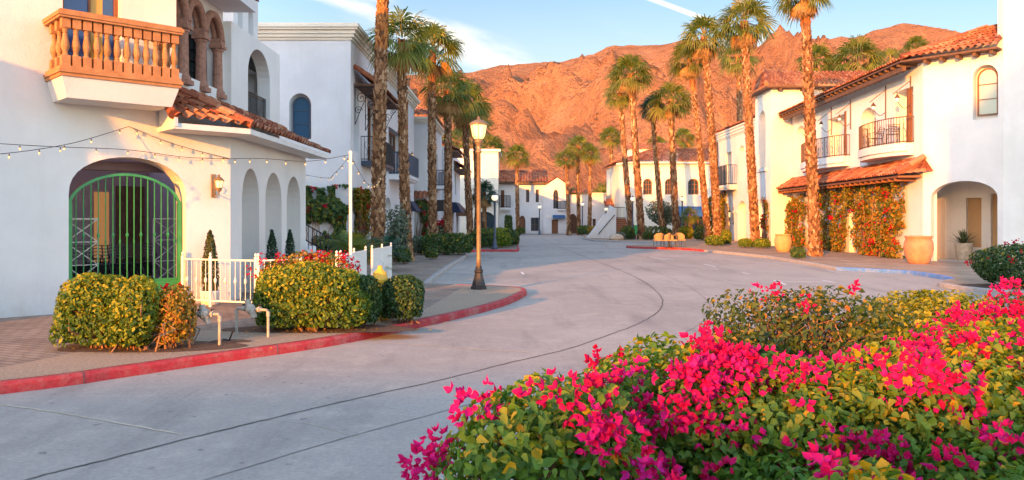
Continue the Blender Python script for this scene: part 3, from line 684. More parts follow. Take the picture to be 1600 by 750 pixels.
# ---------------------------------------------------------------- mountains
def mountains():
    nx, ny = 420, 170
    prof = [(-900, 210), (-300, 180), (100, 150), (450, 128), (560, 122), (640, 118), (700, 121), (740, 113), (785, 101), (830, 97), (880, 97), (925, 86), (950, 73), (985, 69), (1040, 67), (1075, 60), (1110, 73), (1150, 80), (1185, 76), (1230, 64), (1262, 58), (1300, 58), (1340, 54), (1365, 43), (1400, 39), (1440, 40), (1475, 44), (1500, 53), (1530, 68), (1560, 80), (1620, 96), (1800, 120), (2300, 170)]
    px = np.linspace(-700, 2200, nx); top = np.interp(px, [p[0] for p in prof], [p[1] for p in prof])
    Y0, Y1, Y2 = 620.0, 1750.0, 2400.0
    v = np.linspace(0, 1, ny); r = np.random.default_rng(4)
    ang = (px - 800) / FPX
    # ridged multi-octave noise with random lattice gradients
    def vnoise(x, y, seed):
        rr = np.random.default_rng(seed); G = rr.random((256, 256))
        xi = np.floor(x).astype(int); yi = np.floor(y).astype(int); fx = x - xi; fy = y - yi; fx = fx * fx * (3 - 2 * fx); fy = fy * fy * (3 - 2 * fy)
        g_ = lambda a, b: G[a % 256, b % 256]
        return (g_(xi, yi) * (1 - fx) + g_(xi + 1, yi) * fx) * (1 - fy) + (g_(xi, yi + 1) * (1 - fx) + g_(xi + 1, yi + 1) * fx) * fy
    PX, Vv = np.meshgrid(ang, v)
    Yd = np.where(Vv < .8, Y0 + (Y1 - Y0) * Vv / .8, Y1 + (Y2 - Y1) * (Vv - .8) / .2)
    X = PX * Y1 * (.55 + .45 * Yd / Y1)
    def ridged(x, y, octs, seed):
        s = 0; a = 1; f = 1
        for o in range(octs):
            n_ = 1 - np.abs(2 * vnoise(x * f + 31 * o + 100, y * f + 17 * o + 100, seed + o) - 1); s = s + a * n_ * n_; a *= .52; f *= 2.07
        return s
    warp = vnoise(X / 300 + 50, Yd / 300 + 50, 91) * 160
    rg = ridged((X + warp * .8) / 210, (Yd + warp) / 560, 7, 21)
    rg = (rg - rg.mean()) / rg.std()
    Htop = (HOR - top) / FPX * Y1
    t = np.clip(Vv / .8, 0, 1)
    base = Htop[None] * (t ** 1.12)
    back = np.where(Vv > .8, 1 - .55 * ((Vv - .8) / .2) ** 1.5, 1)
    env = np.sin(np.pi * np.clip(t, 0, 1)) ** .8 * np.clip((1.0 - t) / .28, 0, 1)
    Z = base * back + rg * env * 42 + rg * 3.2 * t
    fine = ridged(X / 42, Yd / 60, 5, 61); Z = Z + (fine - fine.mean()) * 11.5 * (.24 + env)
    Z = Z * np.clip(Vv / .05, 0, 1) - .15
    Vt = np.stack([X, Yd, Z], -1).reshape(-1, 3)
    i, j = np.meshgrid(np.arange(nx - 1), np.arange(ny - 1)); a = (j * nx + i).ravel()
    F = np.stack([a, a + 1, a + nx + 1, a + nx], -1)
    t_ = NT('mountain_rock')
    A = t_.noise(.012, 7, .62); B = t_.noise(.05, 6, .7); C = t_.noise(.18, 4, .7)
    c = t_.ramp(A, [(.30, (.38, .175, .095)), (.55, (.51, .26, .145)), (.75, (.60, .34, .20))])
    c = t_.mix(c, (.24, .105, .065), t_.ramp(B, [(.50, (0, 0, 0)), (.72, (.75, .75, .75))]))
    c = t_.mix(c, (.15, .10, .05), t_.ramp(C, [(.57, (0, 0, 0)), (.66, (.6, .6, .6))]))
    t_.col(c); t_.set(.95, 0, .05); t_.bump(t_.math('ADD', t_.math('MULTIPLY', B, .9), t_.math('MULTIPLY', C, .6)), 1.0, 26)
    return struct(np_mesh('mountains', Vt, F, t_.m, smooth=True))
mountains()
# ================================================================ buildings
def panels(parent, name, m, F, polys, out):
    for q in polys: part(parent, name, m, lambda b: panel(b, F, q, out))
def part(parent, name, m, fn, smooth=False):
    mb = MB(); fn(mb); return mb.build(name, m, parent, smooth)
def railing(mb, pts, z0, z1, step=.13, r=.009, scroll=True, rails=(0.06, 1.0)):
    """iron railing along ground points; scrolls bent into every third panel"""
    pts = [Vector((p[0], p[1], 0)) for p in pts]; L = [0]
    for a, b in zip(pts, pts[1:]): L.append(L[-1] + (b - a).length)
    def q(s):
        for i in range(len(pts) - 1):
            if s <= L[i + 1] + 1e-9: return pts[i].lerp(pts[i + 1], (s - L[i]) / max(L[i + 1] - L[i], 1e-9))
        return pts[-1]
    h = z1 - z0
    for k in rails:
        mb.tube([(p.x, p.y, z0 + h * k) for p in pts], r * 1.7, 5)
    n = max(2, int(L[-1] / step))
    for i in range(n + 1):
        p = q(L[-1] * i / n); mb.tube([(p.x, p.y, z0), (p.x, p.y, z0 + h)], r * (1.6 if i % 6 == 0 else 1), 4)
        if scroll and i % 3 == 1 and i < n:
            p2 = q(L[-1] * (i + 1) / n); c = []
            for k in range(13):
                a = k / 12 * 2 * math.pi; f = .5 + .42 * math.sin(a); z = z0 + h * (.2 + .6 * k / 12)
                pp = p.lerp(p2, f); c.append((pp.x, pp.y, z))
            mb.tube(c, r * .8, 4)
def lin(a, d, b, e):                 # meeting point of two ground lines
    k = d[0] * e[1] - d[1] * e[0]; t_ = ((b[0] - a[0]) * e[1] - (b[1] - a[1]) * e[0]) / k
    return (a[0] + d[0] * t_, a[1] + d[1] * t_)
def lantern_bracket(label, F, s, z, out=.32, h=.42, name='wall_lantern', m='bronze', group='wall lanterns'):
    c = F.p(s, z, 0); root = thing(name, label, 'wall lamp', c, group)
    part(root, 'back_plate', M[m], lambda b: b.hexa([F.p(s + a * .045, z + q, o) for q in (-h * .55, h * .55) for a, o in ((-1, 0), (1, 0), (1, .035), (-1, .035))]))
    arm = [F.p(s, z - h * .35, .03), F.p(s, z - h * .50, out * .5), F.p(s, z - h * .42, out * .92), F.p(s, z - h * .22, out)]
    part(root, 'arm', M[m], lambda b: (b.tube(catmull(arm, 5), .013, 6), b.tube(catmull([F.p(s, z + h * .1, .03), F.p(s, z - .02, out * .35), F.p(s, z - h * .3, out * .3)], 5), .009, 5)))
    o = F.p(s, 0, out)
    part(root, 'lamp_glass', M['lampglass'], lambda b: b.lathe((o.x, o.y, z), [(.035, -h * .20), (.06, -h * .1), (.085, h * .18), (.088, h * .22)], 6))
    part(root, 'cap', M[m], lambda b: b.lathe((o.x, o.y, z), [(.115, h * .22), (.10, h * .26), (.05, h * .38), (.02, h * .42), (.028, h * .47), (.004, h * .53)], 12))
    part(root, 'cage', M[m], lambda b: [b.tube([(o.x + .063 * math.cos(a), o.y + .063 * math.sin(a), z - h * .1), (o.x + .092 * math.cos(a), o.y + .092 * math.sin(a), z + h * .22)], .006, 4) for a in [k * math.pi / 3 for k in range(6)]] and b.lathe((o.x, o.y, z), [(.02, -h * .3), (.05, -h * .24), (.066, -h * .1), (.05, -h * .12)], 12))
    return root

# ---------------------------------------------------------------- corner building with the balustrade balcony
bA = thing('corner_building', 'white corner building with a carved stone balustrade balcony, arched gateway and three arched niches', 'building', (-8, 18, 0))
FW = Face((-12.438, 10.663), (-5.95, 16.9)); FW.L = 9.0
S9 = FW.L
wl_ = [(0, -.15), (9, -.15), (9, 3.52), (7.87, 3.9), (7.87, 9), (0, 9)]
mb = MB(); wall(mb, FW, wl_, [arch(5.91, 8.06, -.05, 2.2, 2.93, 18, .85), rect(5.81, 6.83, 4.22, 7.0)], .5); 
FU = Face((-6.9, 16.0), (-6.9, 19.1))
def arcs(c, r, zs, zt, a0, a1, n=8): return [(c + r * math.cos(a0 + (a1 - a0) * k / n), zs + (zt - zs) * math.sin(a0 + (a1 - a0) * k / n)) for k in range(n + 1)]
op = [(.06, 4.77), (2.92, 4.77)] + arcs(2.36, .48, 5.9, 6.42, 0, math.pi) + arcs(1.345, .44, 5.9, 6.42, 0, math.pi) + arcs(.37, .44, 5.9, 6.42, 0, math.pi * .74) + [(.06, 6.0)]
wall(mb, FU, rect(0, 3.1, 3.5, 9), [op], .3)
FB = Face((-6.7, 19.1), (-6.7, 23.07))
wall(mb, FB, rect(0, 3.97, 3.5, 6.45), [arch(1.2, 3.05, 4.25, 5.45, 6.2, 14)], .35)
FA = Face((-5.95, 16.9), (-5.95, 23.07))
niches = [arch(.72, 1.93, -.05, 2.15, 2.88, 14), arch(2.4, 3.76, -.05, 2.15, 2.88, 14), arch(4.23, 5.6, -.05, 2.15, 2.88, 14)]
wall(mb, FA, rect(0, 6.17, -.15, 3.52), niches, .72)
mb.prism([(-6.05, 23.06), (-18, 23.06), (-18, 22.7), (-6.05, 22.7)], -.1, 3.5); mb.prism([(-6.78, 23.05), (-18, 23.05), (-18, 22.71), (-6.78, 22.71)], 3.5, 6.27)      # back wall
FTW = Face((-7.3, 20.95), (-7.3, 23.0)); TN = [arch(.35, .75, 6.75, 7.35, 7.6), arch(1.2, 1.65, 6.75, 7.35, 7.6)]
wall(mb, FTW, rect(0, 2.05, 6.3, 10.6), TN, .3); mb.prism([(-7.61, 23.0), (-7.61, 20.95), (-10.2, 20.95), (-10.2, 23.0)], 6.3, 10.6)     # stair tower
mb.prism([(-10.21, 19.3), (-18, 19.3), (-18, 22.9), (-10.21, 22.9)], 6.43, 10.6)  # hidden upper body, added to shade the front of the cornice building
mb.prism([(-6.75, 22.9), (-6.75, 19.2), (-18, 19.2), (-18, 22.9)], 6.28, 6.42)       # terrace
mb.prism([(-12.45, 10.6), (-18, 10.6), (-18, 10.95), (-12.45, 10.95)], -.1, 9)
mb.build('wall', M['stucco'], bA)
def f(b):
    wall(b, FU, rect(-.35, 4.1, 4.5, 6.7), [], .1, -.78); panel(b, FB, rect(.9, 3.4, 4.0, 6.4), -1.5)
    for a in (1.0, 3.3): b.hexa([FB.p(a + d, z, o) for z in (4.0, 6.4) for d, o in ((0, -1.5), (.05, -1.5), (.05, -.36), (0, -.36))])
    b.add([FB.p(.9, 5.75, -.36), FB.p(3.4, 5.75, -.36), FB.p(3.4, 5.75, -1.5), FB.p(.9, 5.75, -1.5)], [(0, 1, 2, 3)])
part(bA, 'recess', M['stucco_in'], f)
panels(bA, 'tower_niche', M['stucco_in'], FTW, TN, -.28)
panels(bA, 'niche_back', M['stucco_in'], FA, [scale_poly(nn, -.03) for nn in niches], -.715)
# room behind the gate
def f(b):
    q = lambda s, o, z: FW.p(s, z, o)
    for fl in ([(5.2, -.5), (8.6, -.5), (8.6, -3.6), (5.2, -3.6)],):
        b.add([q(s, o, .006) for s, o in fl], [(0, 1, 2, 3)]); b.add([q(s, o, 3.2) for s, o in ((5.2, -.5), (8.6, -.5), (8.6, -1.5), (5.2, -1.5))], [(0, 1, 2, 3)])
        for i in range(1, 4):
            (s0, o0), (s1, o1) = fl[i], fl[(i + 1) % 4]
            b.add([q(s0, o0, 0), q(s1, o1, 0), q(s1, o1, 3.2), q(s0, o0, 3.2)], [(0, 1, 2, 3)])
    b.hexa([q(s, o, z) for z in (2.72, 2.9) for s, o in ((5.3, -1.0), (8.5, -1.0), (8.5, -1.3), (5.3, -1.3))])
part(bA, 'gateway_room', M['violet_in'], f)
part(bA, 'glow_panel', M['glow_door'], lambda b: panel(b, FW, rect(7.38, 7.70, .75, 2.35), -3.56))  # glows in place of sunlight falling on the back of the room
part(bA, 'dark_doorway', M['deck'], lambda b: panel(b, FW, rect(7.85, 8.5, .02, 2.5), -3.57))
# stone balcony
bal = part(bA, 'balcony', M['stucco'], lambda b: b.hexa([FW.p(s, z, o) for z, e in ((3.86, .10), (4.22, 0)) for s, o in ((5.55 + e, -.05), (7.56 - e, -.05), (7.56 - e, .95 - e), (5.55 + e, .95 - e))]))
def ledge(b, z0, z1, o, ex, prof=3):
    for i in range(prof):
        e = o + ex * math.sin((i + .5) / prof * math.pi); za, zb = z0 + (z1 - z0) * i / prof, z0 + (z1 - z0) * (i + 1) / prof
        b.hexa([FW.p(s, z, q) for z in (za, zb) for s, q in ((5.55 - e, 0), (7.56 + e, 0), (7.56 + e, .95 + e), (5.55 - e, .95 + e))])
part(bal, 'plinth', M['stone'], lambda b: ledge(b, 4.22, 4.40, .0, .055))
def f(b):
    for s0, s1, o0, o1 in ((5.48, 7.63, .77, 1.02), (5.48, 5.75, 0, .77), (7.36, 7.63, 0, .77)):
        for z0, z1, e in ((5.23, 5.27, .02), (5.27, 5.34, 0), (5.34, 5.37, .03)):
            b.hexa([FW.p(s, z, q) for z in (z0, z1) for s, q in ((s0 + e, o0), (s1 - e, o0), (s1 - e, o1 - e), (s0 + e, o1 - e))])
part(bal, 'handrail', M['stone'], f)
def baluster(s, o):
    b = MB(); c = FW.p(s, 4.40, o); w = .068
    b.obox(c, FW.u, FW.n, w, w, 4.40, 4.585); b.obox(c, FW.u, FW.n, w, w, 5.06, 5.23)
    b.lathe(c, [(.058, .185), (.05, .20), (.038, .22), (.045, .235), (.036, .25), (.055, .29), (.072, .345), (.066, .40), (.044, .50), (.035, .575), (.048, .59), (.036, .61), (.05, .645), (.058, .66)], 12)
    b.build('baluster', M['stone'], bal, False)
for i in range(12): baluster(5.62 + i * (7.49 - 5.62) / 11, .88)
for s in (5.62, 7.49):
    for o in (.56, .22): baluster(s, o)
# balcony door with coloured leaves
dr = part(bA, 'balcony_door', M['timber'], lambda b: wall(b, FW, rect(5.81, 6.83, 4.22, 7.0), [rect(5.88, 6.30, 4.3, 6.9), rect(6.34, 6.76, 4.3, 6.9)], .06, -.2))
part(dr, 'door_leaf', M['door_blue'], lambda b: panel(b, FW, rect(5.86, 6.32, 4.25, 6.95), -.235))
part(dr, 'yellow_leaf', M['door_yellow'], lambda b: panel(b, FW, rect(6.32, 6.56, 4.25, 6.95), -.235))
part(dr, 'side_leaf', M['door_blue'], lambda b: panel(b, FW, rect(6.56, 6.80, 4.25, 6.95), -.24))
# loggia columns and arches
def f(b):
    for c, r, a1 in ((2.36, .47, math.pi), (1.345, .44, math.pi), (.37, .44, math.pi * .72)):
        for oo, rr in ((.05, .085), (-.1, .075)):
            b.tube([FU.p(x, z, oo) for x, z in arcs(c, r + .02, 5.9, 6.42, 0, a1, 12)], rr, 8)
part(bA, 'stone_arch', M['stone_dark'], f, True)
for s in (.86, 1.83, 2.84):
    c = FU.p(s, 4.6, -.03)
    part(bA, 'column', M['stone_dark'], lambda b: (b.obox(c, FU.u, FU.n, .165, .165, 4.56, 4.66), b.lathe(c, [(.16, .06), (.16, .12), (.125, .16), (.115, .22), (.105, 1.02), (.11, 1.05), (.14, 1.08), (.14, 1.11), (.12, 1.13)], 14), b.obox(c, FU.u, FU.n, .155, .155, 5.73, 5.80), b.obox(c, FU.u, FU.n, .13, .13, 5.80, 5.95)))
FU2 = Face((-7.68, 16.0), (-7.68, 20.1))
window(bA, FU2, rect(2.55, 3.35, 4.9, 6.1), .06, M['iron'], M['glass'], (1, 3), .05, .05)
part(bA, 'loggia_railing', M['iron'], lambda b: (railing(b, [FB.p(1.22, 0, -.12), FB.p(3.03, 0, -.12)], 4.28, 5.02, .09, .010, False, (.05, .9, 1.0))))
# roofs
def f(b):
    E0, E1, E2 = (-6.42, 15.2, 3.64), (-5.28, 16.28, 3.58), (-5.28, 23.25, 3.58); T0, T1, T2 = (-7.02, 15.86, 4.22), (-6.72, 16.16, 4.24), (-6.66, 23.2, 4.24)
    tile_roof(b, E0, E1, T1, T0, .25, .36); tile_roof(b, E1, E2, T2, T1, .25, .36); ridge(b, (-5.28, 16.28, 3.66), (-6.72, 16.16, 4.34), .09); ridge(b, (-6.42, 15.2, 3.72), (-7.0, 15.84, 4.32), .10)
    for i in range(14):
        b.cr = random.random(); y = 16.5 + i * .48; b.tube([(-6.6, y, 4.32), (-6.6, y + .5, 4.31)], [.10, .085], 8)
    b.cr = .5
rf = part(bA, 'skirt_roof', M['tile'], f)
part(rf, 'soffit', M['stucco'], lambda b: (b.prism([(-7.02, 15.87), (-6.44, 15.24), (-5.33, 16.30), (-5.33, 23.2), (-5.85, 23.2), (-5.85, 16.95)], 3.46, 3.57), b.hexa([(-6.41, 15.21, 3.5), (-6.98, 15.83, 3.5), (-6.95, 15.87, 3.5), (-6.37, 15.26, 3.5), (-6.41, 15.21, 3.66), (-6.98, 15.83, 4.24), (-6.95, 15.87, 4.24), (-6.37, 15.26, 3.66)])))
part(bA, 'upper_roof', M['tile'], lambda b: tile_roof(b, (-6.05, 12, 6.86), (-6.05, 19.1, 6.86), (-7.2, 19.1, 7.5), (-7.2, 12, 7.5), .25, .36))
part(bA, 'upper_soffit', M['stucco_cool'], lambda b: b.prism([(-6.12, 15.3), (-6.12, 19.12), (-6.88, 19.12), (-6.88, 15.3)], 6.66, 6.82))
lantern_bracket('bronze wall lantern with lit glass beside the green arched gate', FW, 8.63, 2.42, .28, .44)
# unseen wing and two buildings behind the viewer, added and shaped for their shade
bw = thing('shade_wing', 'unseen plain white wing added to shade the corner building wall', 'building', (-15, 6, 0))
part(bw, 'wall', M['stucco'], lambda b: (b.prism([(-22, 2.0), (-14.3, 2.0), (-11.25, 8.2), (-22, 8.2)], -.1, 5.2)))
part(bw, 'roof', M['tile'], lambda b: (tile_roof(b, (-22.4, 1.7, 5.26), (-14.2, 1.7, 5.26), (-15, 5.1, 6.6), (-22.4, 5.1, 6.6), .5, .8), tile_roof(b, (-11.2, 8.4, 5.26), (-22.4, 8.4, 5.26), (-22.4, 5.1, 6.6), (-15, 5.1, 6.6), .5, .8), tile_roof(b, (-14.2, 1.7, 5.26), (-11.2, 8.4, 5.26), (-15, 5.1, 6.6), (-15, 5.1, 6.61), .5, .8)))
def back_building(label, x0, x1, y0, y1, h, storeys):
    r = thing('shade_building', label, 'building', ((x0 + x1) / 2, (y0 + y1) / 2, 0)); Fb = Face((x1, y1), (x0, y1))
    n = int((x1 - x0) / 3.2); hs = []
    for k in range(storeys):
        for i in range(n):
            s = (i + .5) * (x1 - x0) / n; z = h / storeys * k + .9; hs.append(rect(s - .6, s + .6, z, z + 1.5))
    part(r, 'wall', M['stucco'], lambda b: (wall(b, Fb, rect(0, x1 - x0, -.15, h), hs, .3), b.prism([(x0, y0), (x1, y0), (x1, y1 - .31), (x0, y1 - .31)], -.1, h)))
    part(r, 'cornice', M['stucco'], lambda b: b.prism([(x0 - .3, y0 - .3), (x1 + .3, y0 - .3), (x1 + .3, y1 + .3), (x0 - .3, y1 + .3)], h, h + .35))
    return r
back_building('unseen long low white building added behind the viewer to shade the foreground', -30, -13.6, -40, -30, 6.4, 2)
hb = back_building('unseen tall white block added behind the viewer to shade the right corner', -13.2, 16, -40, -30, 16.5, 5)
part(hb, 'roof', M['tile'], lambda b: (tile_roof(b, (17, -29.4, 16.9), (-11.6, -29.4, 16.9), (-8.2, -35, 23.5), (12, -35, 23.5), .8, 1.2), tile_roof(b, (-11.6, -29.4, 16.9), (-11.6, -40.6, 16.9), (-8.2, -35, 23.5), (-8.2, -35, 23.51), .8, 1.2)))  # steep hip shaped for the slanting shade edge on the right corner

# ---------------------------------------------------------------- cornice building
bB = thing('cornice_building', 'white two storey building with a stepped cornice and an arched blue window', 'building', (-12, 40, 0))
FF = Face((-22, 31), (-6.25, 31)); FS = Face((-6.25, 31), (-6.25, 51))
aw = arch(13.45, 14.12, 4.86, 6.12, 6.47)
gdoor = arch(3.2, 5.3, -.05, 2.1, 2.78)
mb = MB(); wall(mb, FF, rect(0, 15.74, -.15, 8.65), [arch(13.36, 14.22, 4.8, 6.12, 6.58)], .3)
wall(mb, FS, rect(.01, 20, -.15, 8.65), [rect(.55, 1.7, 4.4, 7.1), rect(3.6, 6.3, 4.15, 6.9), gdoor, rect(9.5, 14.2, 4.0, 6.4), arch(8.2, 10.4, -.05, 2.1, 2.78)], .5)
mb.prism([(-22, 51), (-6.3, 51), (-6.3, 50.7), (-22, 50.7)], 0, 8.6)
mb.build('wall', M['stucco_cool'], bB)
part(bB, 'cornice', M['stucco_warm'], lambda b: [b.prism([(-22, 31 - o), (-6.25 + o, 31 - o), (-6.25 + o, 51 + o), (-22, 51 + o)], z0, z1) for z0, z1, o in ((8.64, 8.74, .06), (8.74, 8.86, .14), (8.86, 9.0, .20), (9.0, 9.08, .30), (9.08, 9.22, .36))])
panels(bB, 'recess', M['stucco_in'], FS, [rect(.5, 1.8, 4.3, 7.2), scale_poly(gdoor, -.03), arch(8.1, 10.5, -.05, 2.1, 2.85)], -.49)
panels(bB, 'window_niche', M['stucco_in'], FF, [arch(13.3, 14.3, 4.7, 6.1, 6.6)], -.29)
window(bB, FF, aw, -.2, M['navy_iron'], M['glass_blue'], (0, 2), .035, .05)
window(bB, FS, rect(3.6, 6.3, 4.15, 6.9), -.35, M['timber'], M['glass'], (2, 2), .1, .08)
window(bB, FS, rect(9.5, 14.2, 4.0, 6.4), -.35, M['timber'], M['glass'], (3, 2), .1, .08)
def scroll_bracket(b, F, s, z, d, h, r=.016):
    P = lambda o, q: F.p(s, q, o)
    b.tube([P(.02, z), P(.02, z - h)], r, 5); b.tube([P(0, z - .02), P(d, z - .02)], r, 5)
    b.tube([P(.03 + (d - .03) * k / 10, z - h * (1 - k / 10) ** 1.6 + .01) for k in range(11)], r, 5)
    for cx, cz, q in ((d * .32, z - h * .30, .16), (d * .18, z - h * .62, .11), (d * .66, z - h * .12, .09)):
        b.tube([P(cx + q * h * (1 - k / 18) * math.cos(k * .62), cz + q * h * (1 - k / 18) * math.sin(k * .62)) for k in range(19)], r * .8, 4)
aw_ = part(bB, 'tiled_awning', M['tile'], lambda b: (tile_roof(b, (-5.35, 31.6, 7.08), (-5.35, 38.6, 7.08), (-6.2, 38.6, 7.62), (-6.2, 31.6, 7.62), .27, .4), ridge(b, (-5.32, 31.55, 7.14), (-6.2, 31.55, 7.72), .1)))
part(aw_, 'awning_deck', M['deck'], lambda b: (b.prism([(-6.24, 31.62), (-5.4, 31.62), (-5.4, 38.55), (-6.24, 38.55)], 6.96, 7.06),))
for s_ in (.75, 3.0, 5.2, 7.2): part(aw_, 'bracket', M['iron'], lambda b: scroll_bracket(b, FS, s_, 6.95, .85, 1.5))
def balcony(parent, pts, F, z0, z1, zr, ms, mi, step=.13, scroll=True, r=.011):
    """pts in (s, out) wall coordinates"""
    q = [F.p(s, 0, o) for s, o in pts]
    bb = part(parent, 'balcony', ms, lambda b: (b.prism([(p.x, p.y) for p in q], z0 + (z1 - z0) * .35, z1), b.prism([(F.p(s, 0, max(o - .08, -.02)).x, F.p(s, 0, max(o - .08, -.02)).y) for s, o in pts], z0, z0 + (z1 - z0) * .35)))
    part(bb, 'railing', mi, lambda b: railing(b, [F.p(s, 0, max(o - .05, 0)) for s, o in pts], z1, zr, step, r, scroll))
    return bb
balcony(bB, [(2.1, 0), (2.1, .7), (6.6, .7), (6.6, 0)], FS, 3.92, 4.12, 5.12, M['navy_iron'], M['iron'], .14)
balcony(bB, [(9.6, 0), (9.6, .95), (14.6, .95), (14.6, 0)], FS, 3.70, 3.98, 5.08, M['stucco_cool'], M['navy_iron'], .075, False, .02)
part(bB, 'downspout', M['copper'], lambda b: b.tube([FS.p(15.7, 8.6, .12), FS.p(15.7, 8.2, .10), FS.p(15.7, .1, .10)], .09, 8))
part(bB, 'shop_awning', M['navy'], lambda b: b.hexa([FS.p(s, z, o) for z, e in ((2.15, .6), (2.75, .2)) for s, o in ((16.4, .01), (19.0, .01), (19.0, e), (16.4, e))]))
lantern_bracket('small lantern on the cornice building high beside its far balcony', FS, 16.2, 5.35, .35, .6)

# ---------------------------------------------------------------- tile topped building, shops beyond it
bC = thing('tile_topped_building', 'white shop building with red roof tiles above its cornice and a honey timber doorway', 'building', (-9, 56, 0))
F1 = Face((-14, 52), (-5.3, 52)); F2 = Face((-5.3, 52), (-5.3, 60.4))
mb = MB(); wall(mb, F1, rect(0, 8.69, -.15, 7.9), [], .3); wall(mb, F2, rect(.01, 8.4, -.15, 7.9), [rect(2.6, 5.6, -.05, 2.9), rect(3.2, 5.0, 4.0, 6.2)], .4); mb.prism([(-14, 60.4), (-5.35, 60.4), (-5.35, 60.1), (-14, 60.1)], 0, 7.9); mb.build('wall', M['stucco_cool'], bC)
part(bC, 'cornice', M['stucco_warm'], lambda b: [b.prism([(-14, 52 - o), (-5.3 + o, 52 - o), (-5.3 + o, 60.4 + o), (-14, 60.4 + o)], z0, z1) for z0, z1, o in ((7.88, 8.0, .08), (8.0, 8.15, .16), (8.15, 8.3, .26))])
part(bC, 'roof', M['tile'], lambda b: (tile_roof(b, (-14, 51.7, 8.34), (-5.1, 51.7, 8.34), (-6.5, 54, 9.3), (-14, 54, 9.3), .30, .45), tile_roof(b, (-5.0, 51.7, 8.34), (-5.0, 60.6, 8.34), (-6.5, 60.6, 9.3), (-6.5, 54, 9.3), .30, .45)))
part(bC, 'doorway', M['oak'], lambda b: panel(b, F2, rect(2.5, 5.7, -.05, 3.0), -.35))
part(bC, 'window', M['glass'], lambda b: panel(b, F2, rect(3.1, 5.1, 3.9, 6.3), -.3))
balcony(bC, [(2.6, 0), (2.6, .7), (6.0, .7), (6.0, 0)], F2, 3.72, 3.95, 5.0, M['stucco_cool'], M['navy_iron'], .09, False, .018)
part(bC, 'door_awning', M['tile'], lambda b: tile_roof(b, (-6.9, 51.2, 2.95), (-5.2, 51.2, 2.95), (-5.2, 51.98, 3.45), (-6.9, 51.98, 3.45), .27, .4))
part(bC, 'shop_sign', M['black'], lambda b: b.hexa([F2.p(s, z, o) for z in (2.2, 2.95) for s, o in ((1.8, .02), (4.2, .02), (4.2, .7), (1.8, .7))]))
bD = thing('row_building', 'white shop building with two short tiled eaves and a navy awning behind the palm row', 'building', (-8, 69, 0))
F1 = Face((-14, 61), (-5.0, 61)); F2 = Face((-5.0, 61), (-5.0, 77))
mb = MB(); wall(mb, F1, rect(0, 8.99, -.15, 7.2), [], .3); wall(mb, F2, rect(.01, 16, -.15, 7.2), [rect(1.5, 3.2, -.05, 2.3), rect(5, 7.5, -.05, 2.4), rect(2, 3.4, 4.0, 5.9), rect(9, 10.6, 3.8, 5.6), rect(11, 13.5, -.05, 2.5)], .4); mb.prism([(-14, 77), (-5.05, 77), (-5.05, 76.7), (-14, 76.7)], 0, 7.2); mb.build('wall', M['stucco_cool'], bD)
part(bD, 'roof', M['tile'], lambda b: (tile_roof(b, (-4.1, 61.2, 6.95), (-4.1, 67.5, 6.95), (-6.2, 67.5, 8.0), (-6.2, 61.2, 8.0), .3, .45), tile_roof(b, (-3.9, 68.5, 6.0), (-3.9, 77, 6.0), (-5.6, 77, 6.9), (-5.6, 68.5, 6.9), .3, .45)))
part(bD, 'eave', M['deck'], lambda b: (b.prism([(-5, 61.2), (-4.15, 61.2), (-4.15, 67.5), (-5, 67.5)], 6.78, 6.92), b.prism([(-5, 68.5), (-3.95, 68.5), (-3.95, 77), (-5, 77)], 5.82, 5.97)))
panels(bD, 'window', M['glass'], F2, (rect(1.4, 3.3, 0, 2.4), rect(4.9, 7.6, 0, 2.5), rect(1.9, 3.5, 3.9, 6), rect(8.9, 10.7, 3.7, 5.7), rect(10.9, 13.6, 0, 2.6)), -.3)
part(bD, 'shop_awning', M['navy'], lambda b: (b.hexa([F2.p(s, z, o) for z, e in ((2.2, .9), (3.0, .5)) for s, o in ((3.4, .02), (8.2, .02), (8.2, e), (3.4, e))])))
part(bD, 'red_awning', M['deck'], lambda b: b.hexa([F2.p(s, z, o) for z, e in ((1.9, 1.3), (3.1, .1)) for s, o in ((10.5, .02), (14, .02), (14, e), (10.5, e))]))
bE = thing('cream_building', 'sunlit cream walled building rising behind the street lamp at the end of the palm row', 'building', (-5, 90, 0))
Fe = Face((-11, 84), (-1.45, 84))
mb = MB(); wall(mb, Fe, rect(0, 9.55, -.15, 8.7), [rect(7.6, 8.3, 3.4, 5.0), arch(7.0, 9.2, -.05, 1.6, 2.4)], .3); mb.prism([(-11, 84.31), (-1.75, 84.31), (-1.75, 92), (-11, 92)], 0, 8.7); mb.prism([(-1.45, 84.3), (-1.45, 92), (-1.76, 92), (-1.76, 84.3)], 0, 8.7); mb.build('wall', M['stucco_warm'], bE)
part(bE, 'cornice', M['stucco_warm'], lambda b: b.prism([(-11.2, 83.75), (-1.2, 83.75), (-1.2, 92.2), (-11.2, 92.2)], 8.69, 8.95))
panels(bE, 'doorway', M['glass'], Fe, (rect(7.5, 8.4, 3.3, 5.1), arch(6.9, 9.3, -.05, 1.6, 2.5)), -.28)
balcony(bE, [(7.2, 0), (7.2, .7), (9.0, .7), (9.0, 0)], Fe, 3.1, 3.35, 4.5, M['stucco_warm'], M['iron'], .12, False, .02)

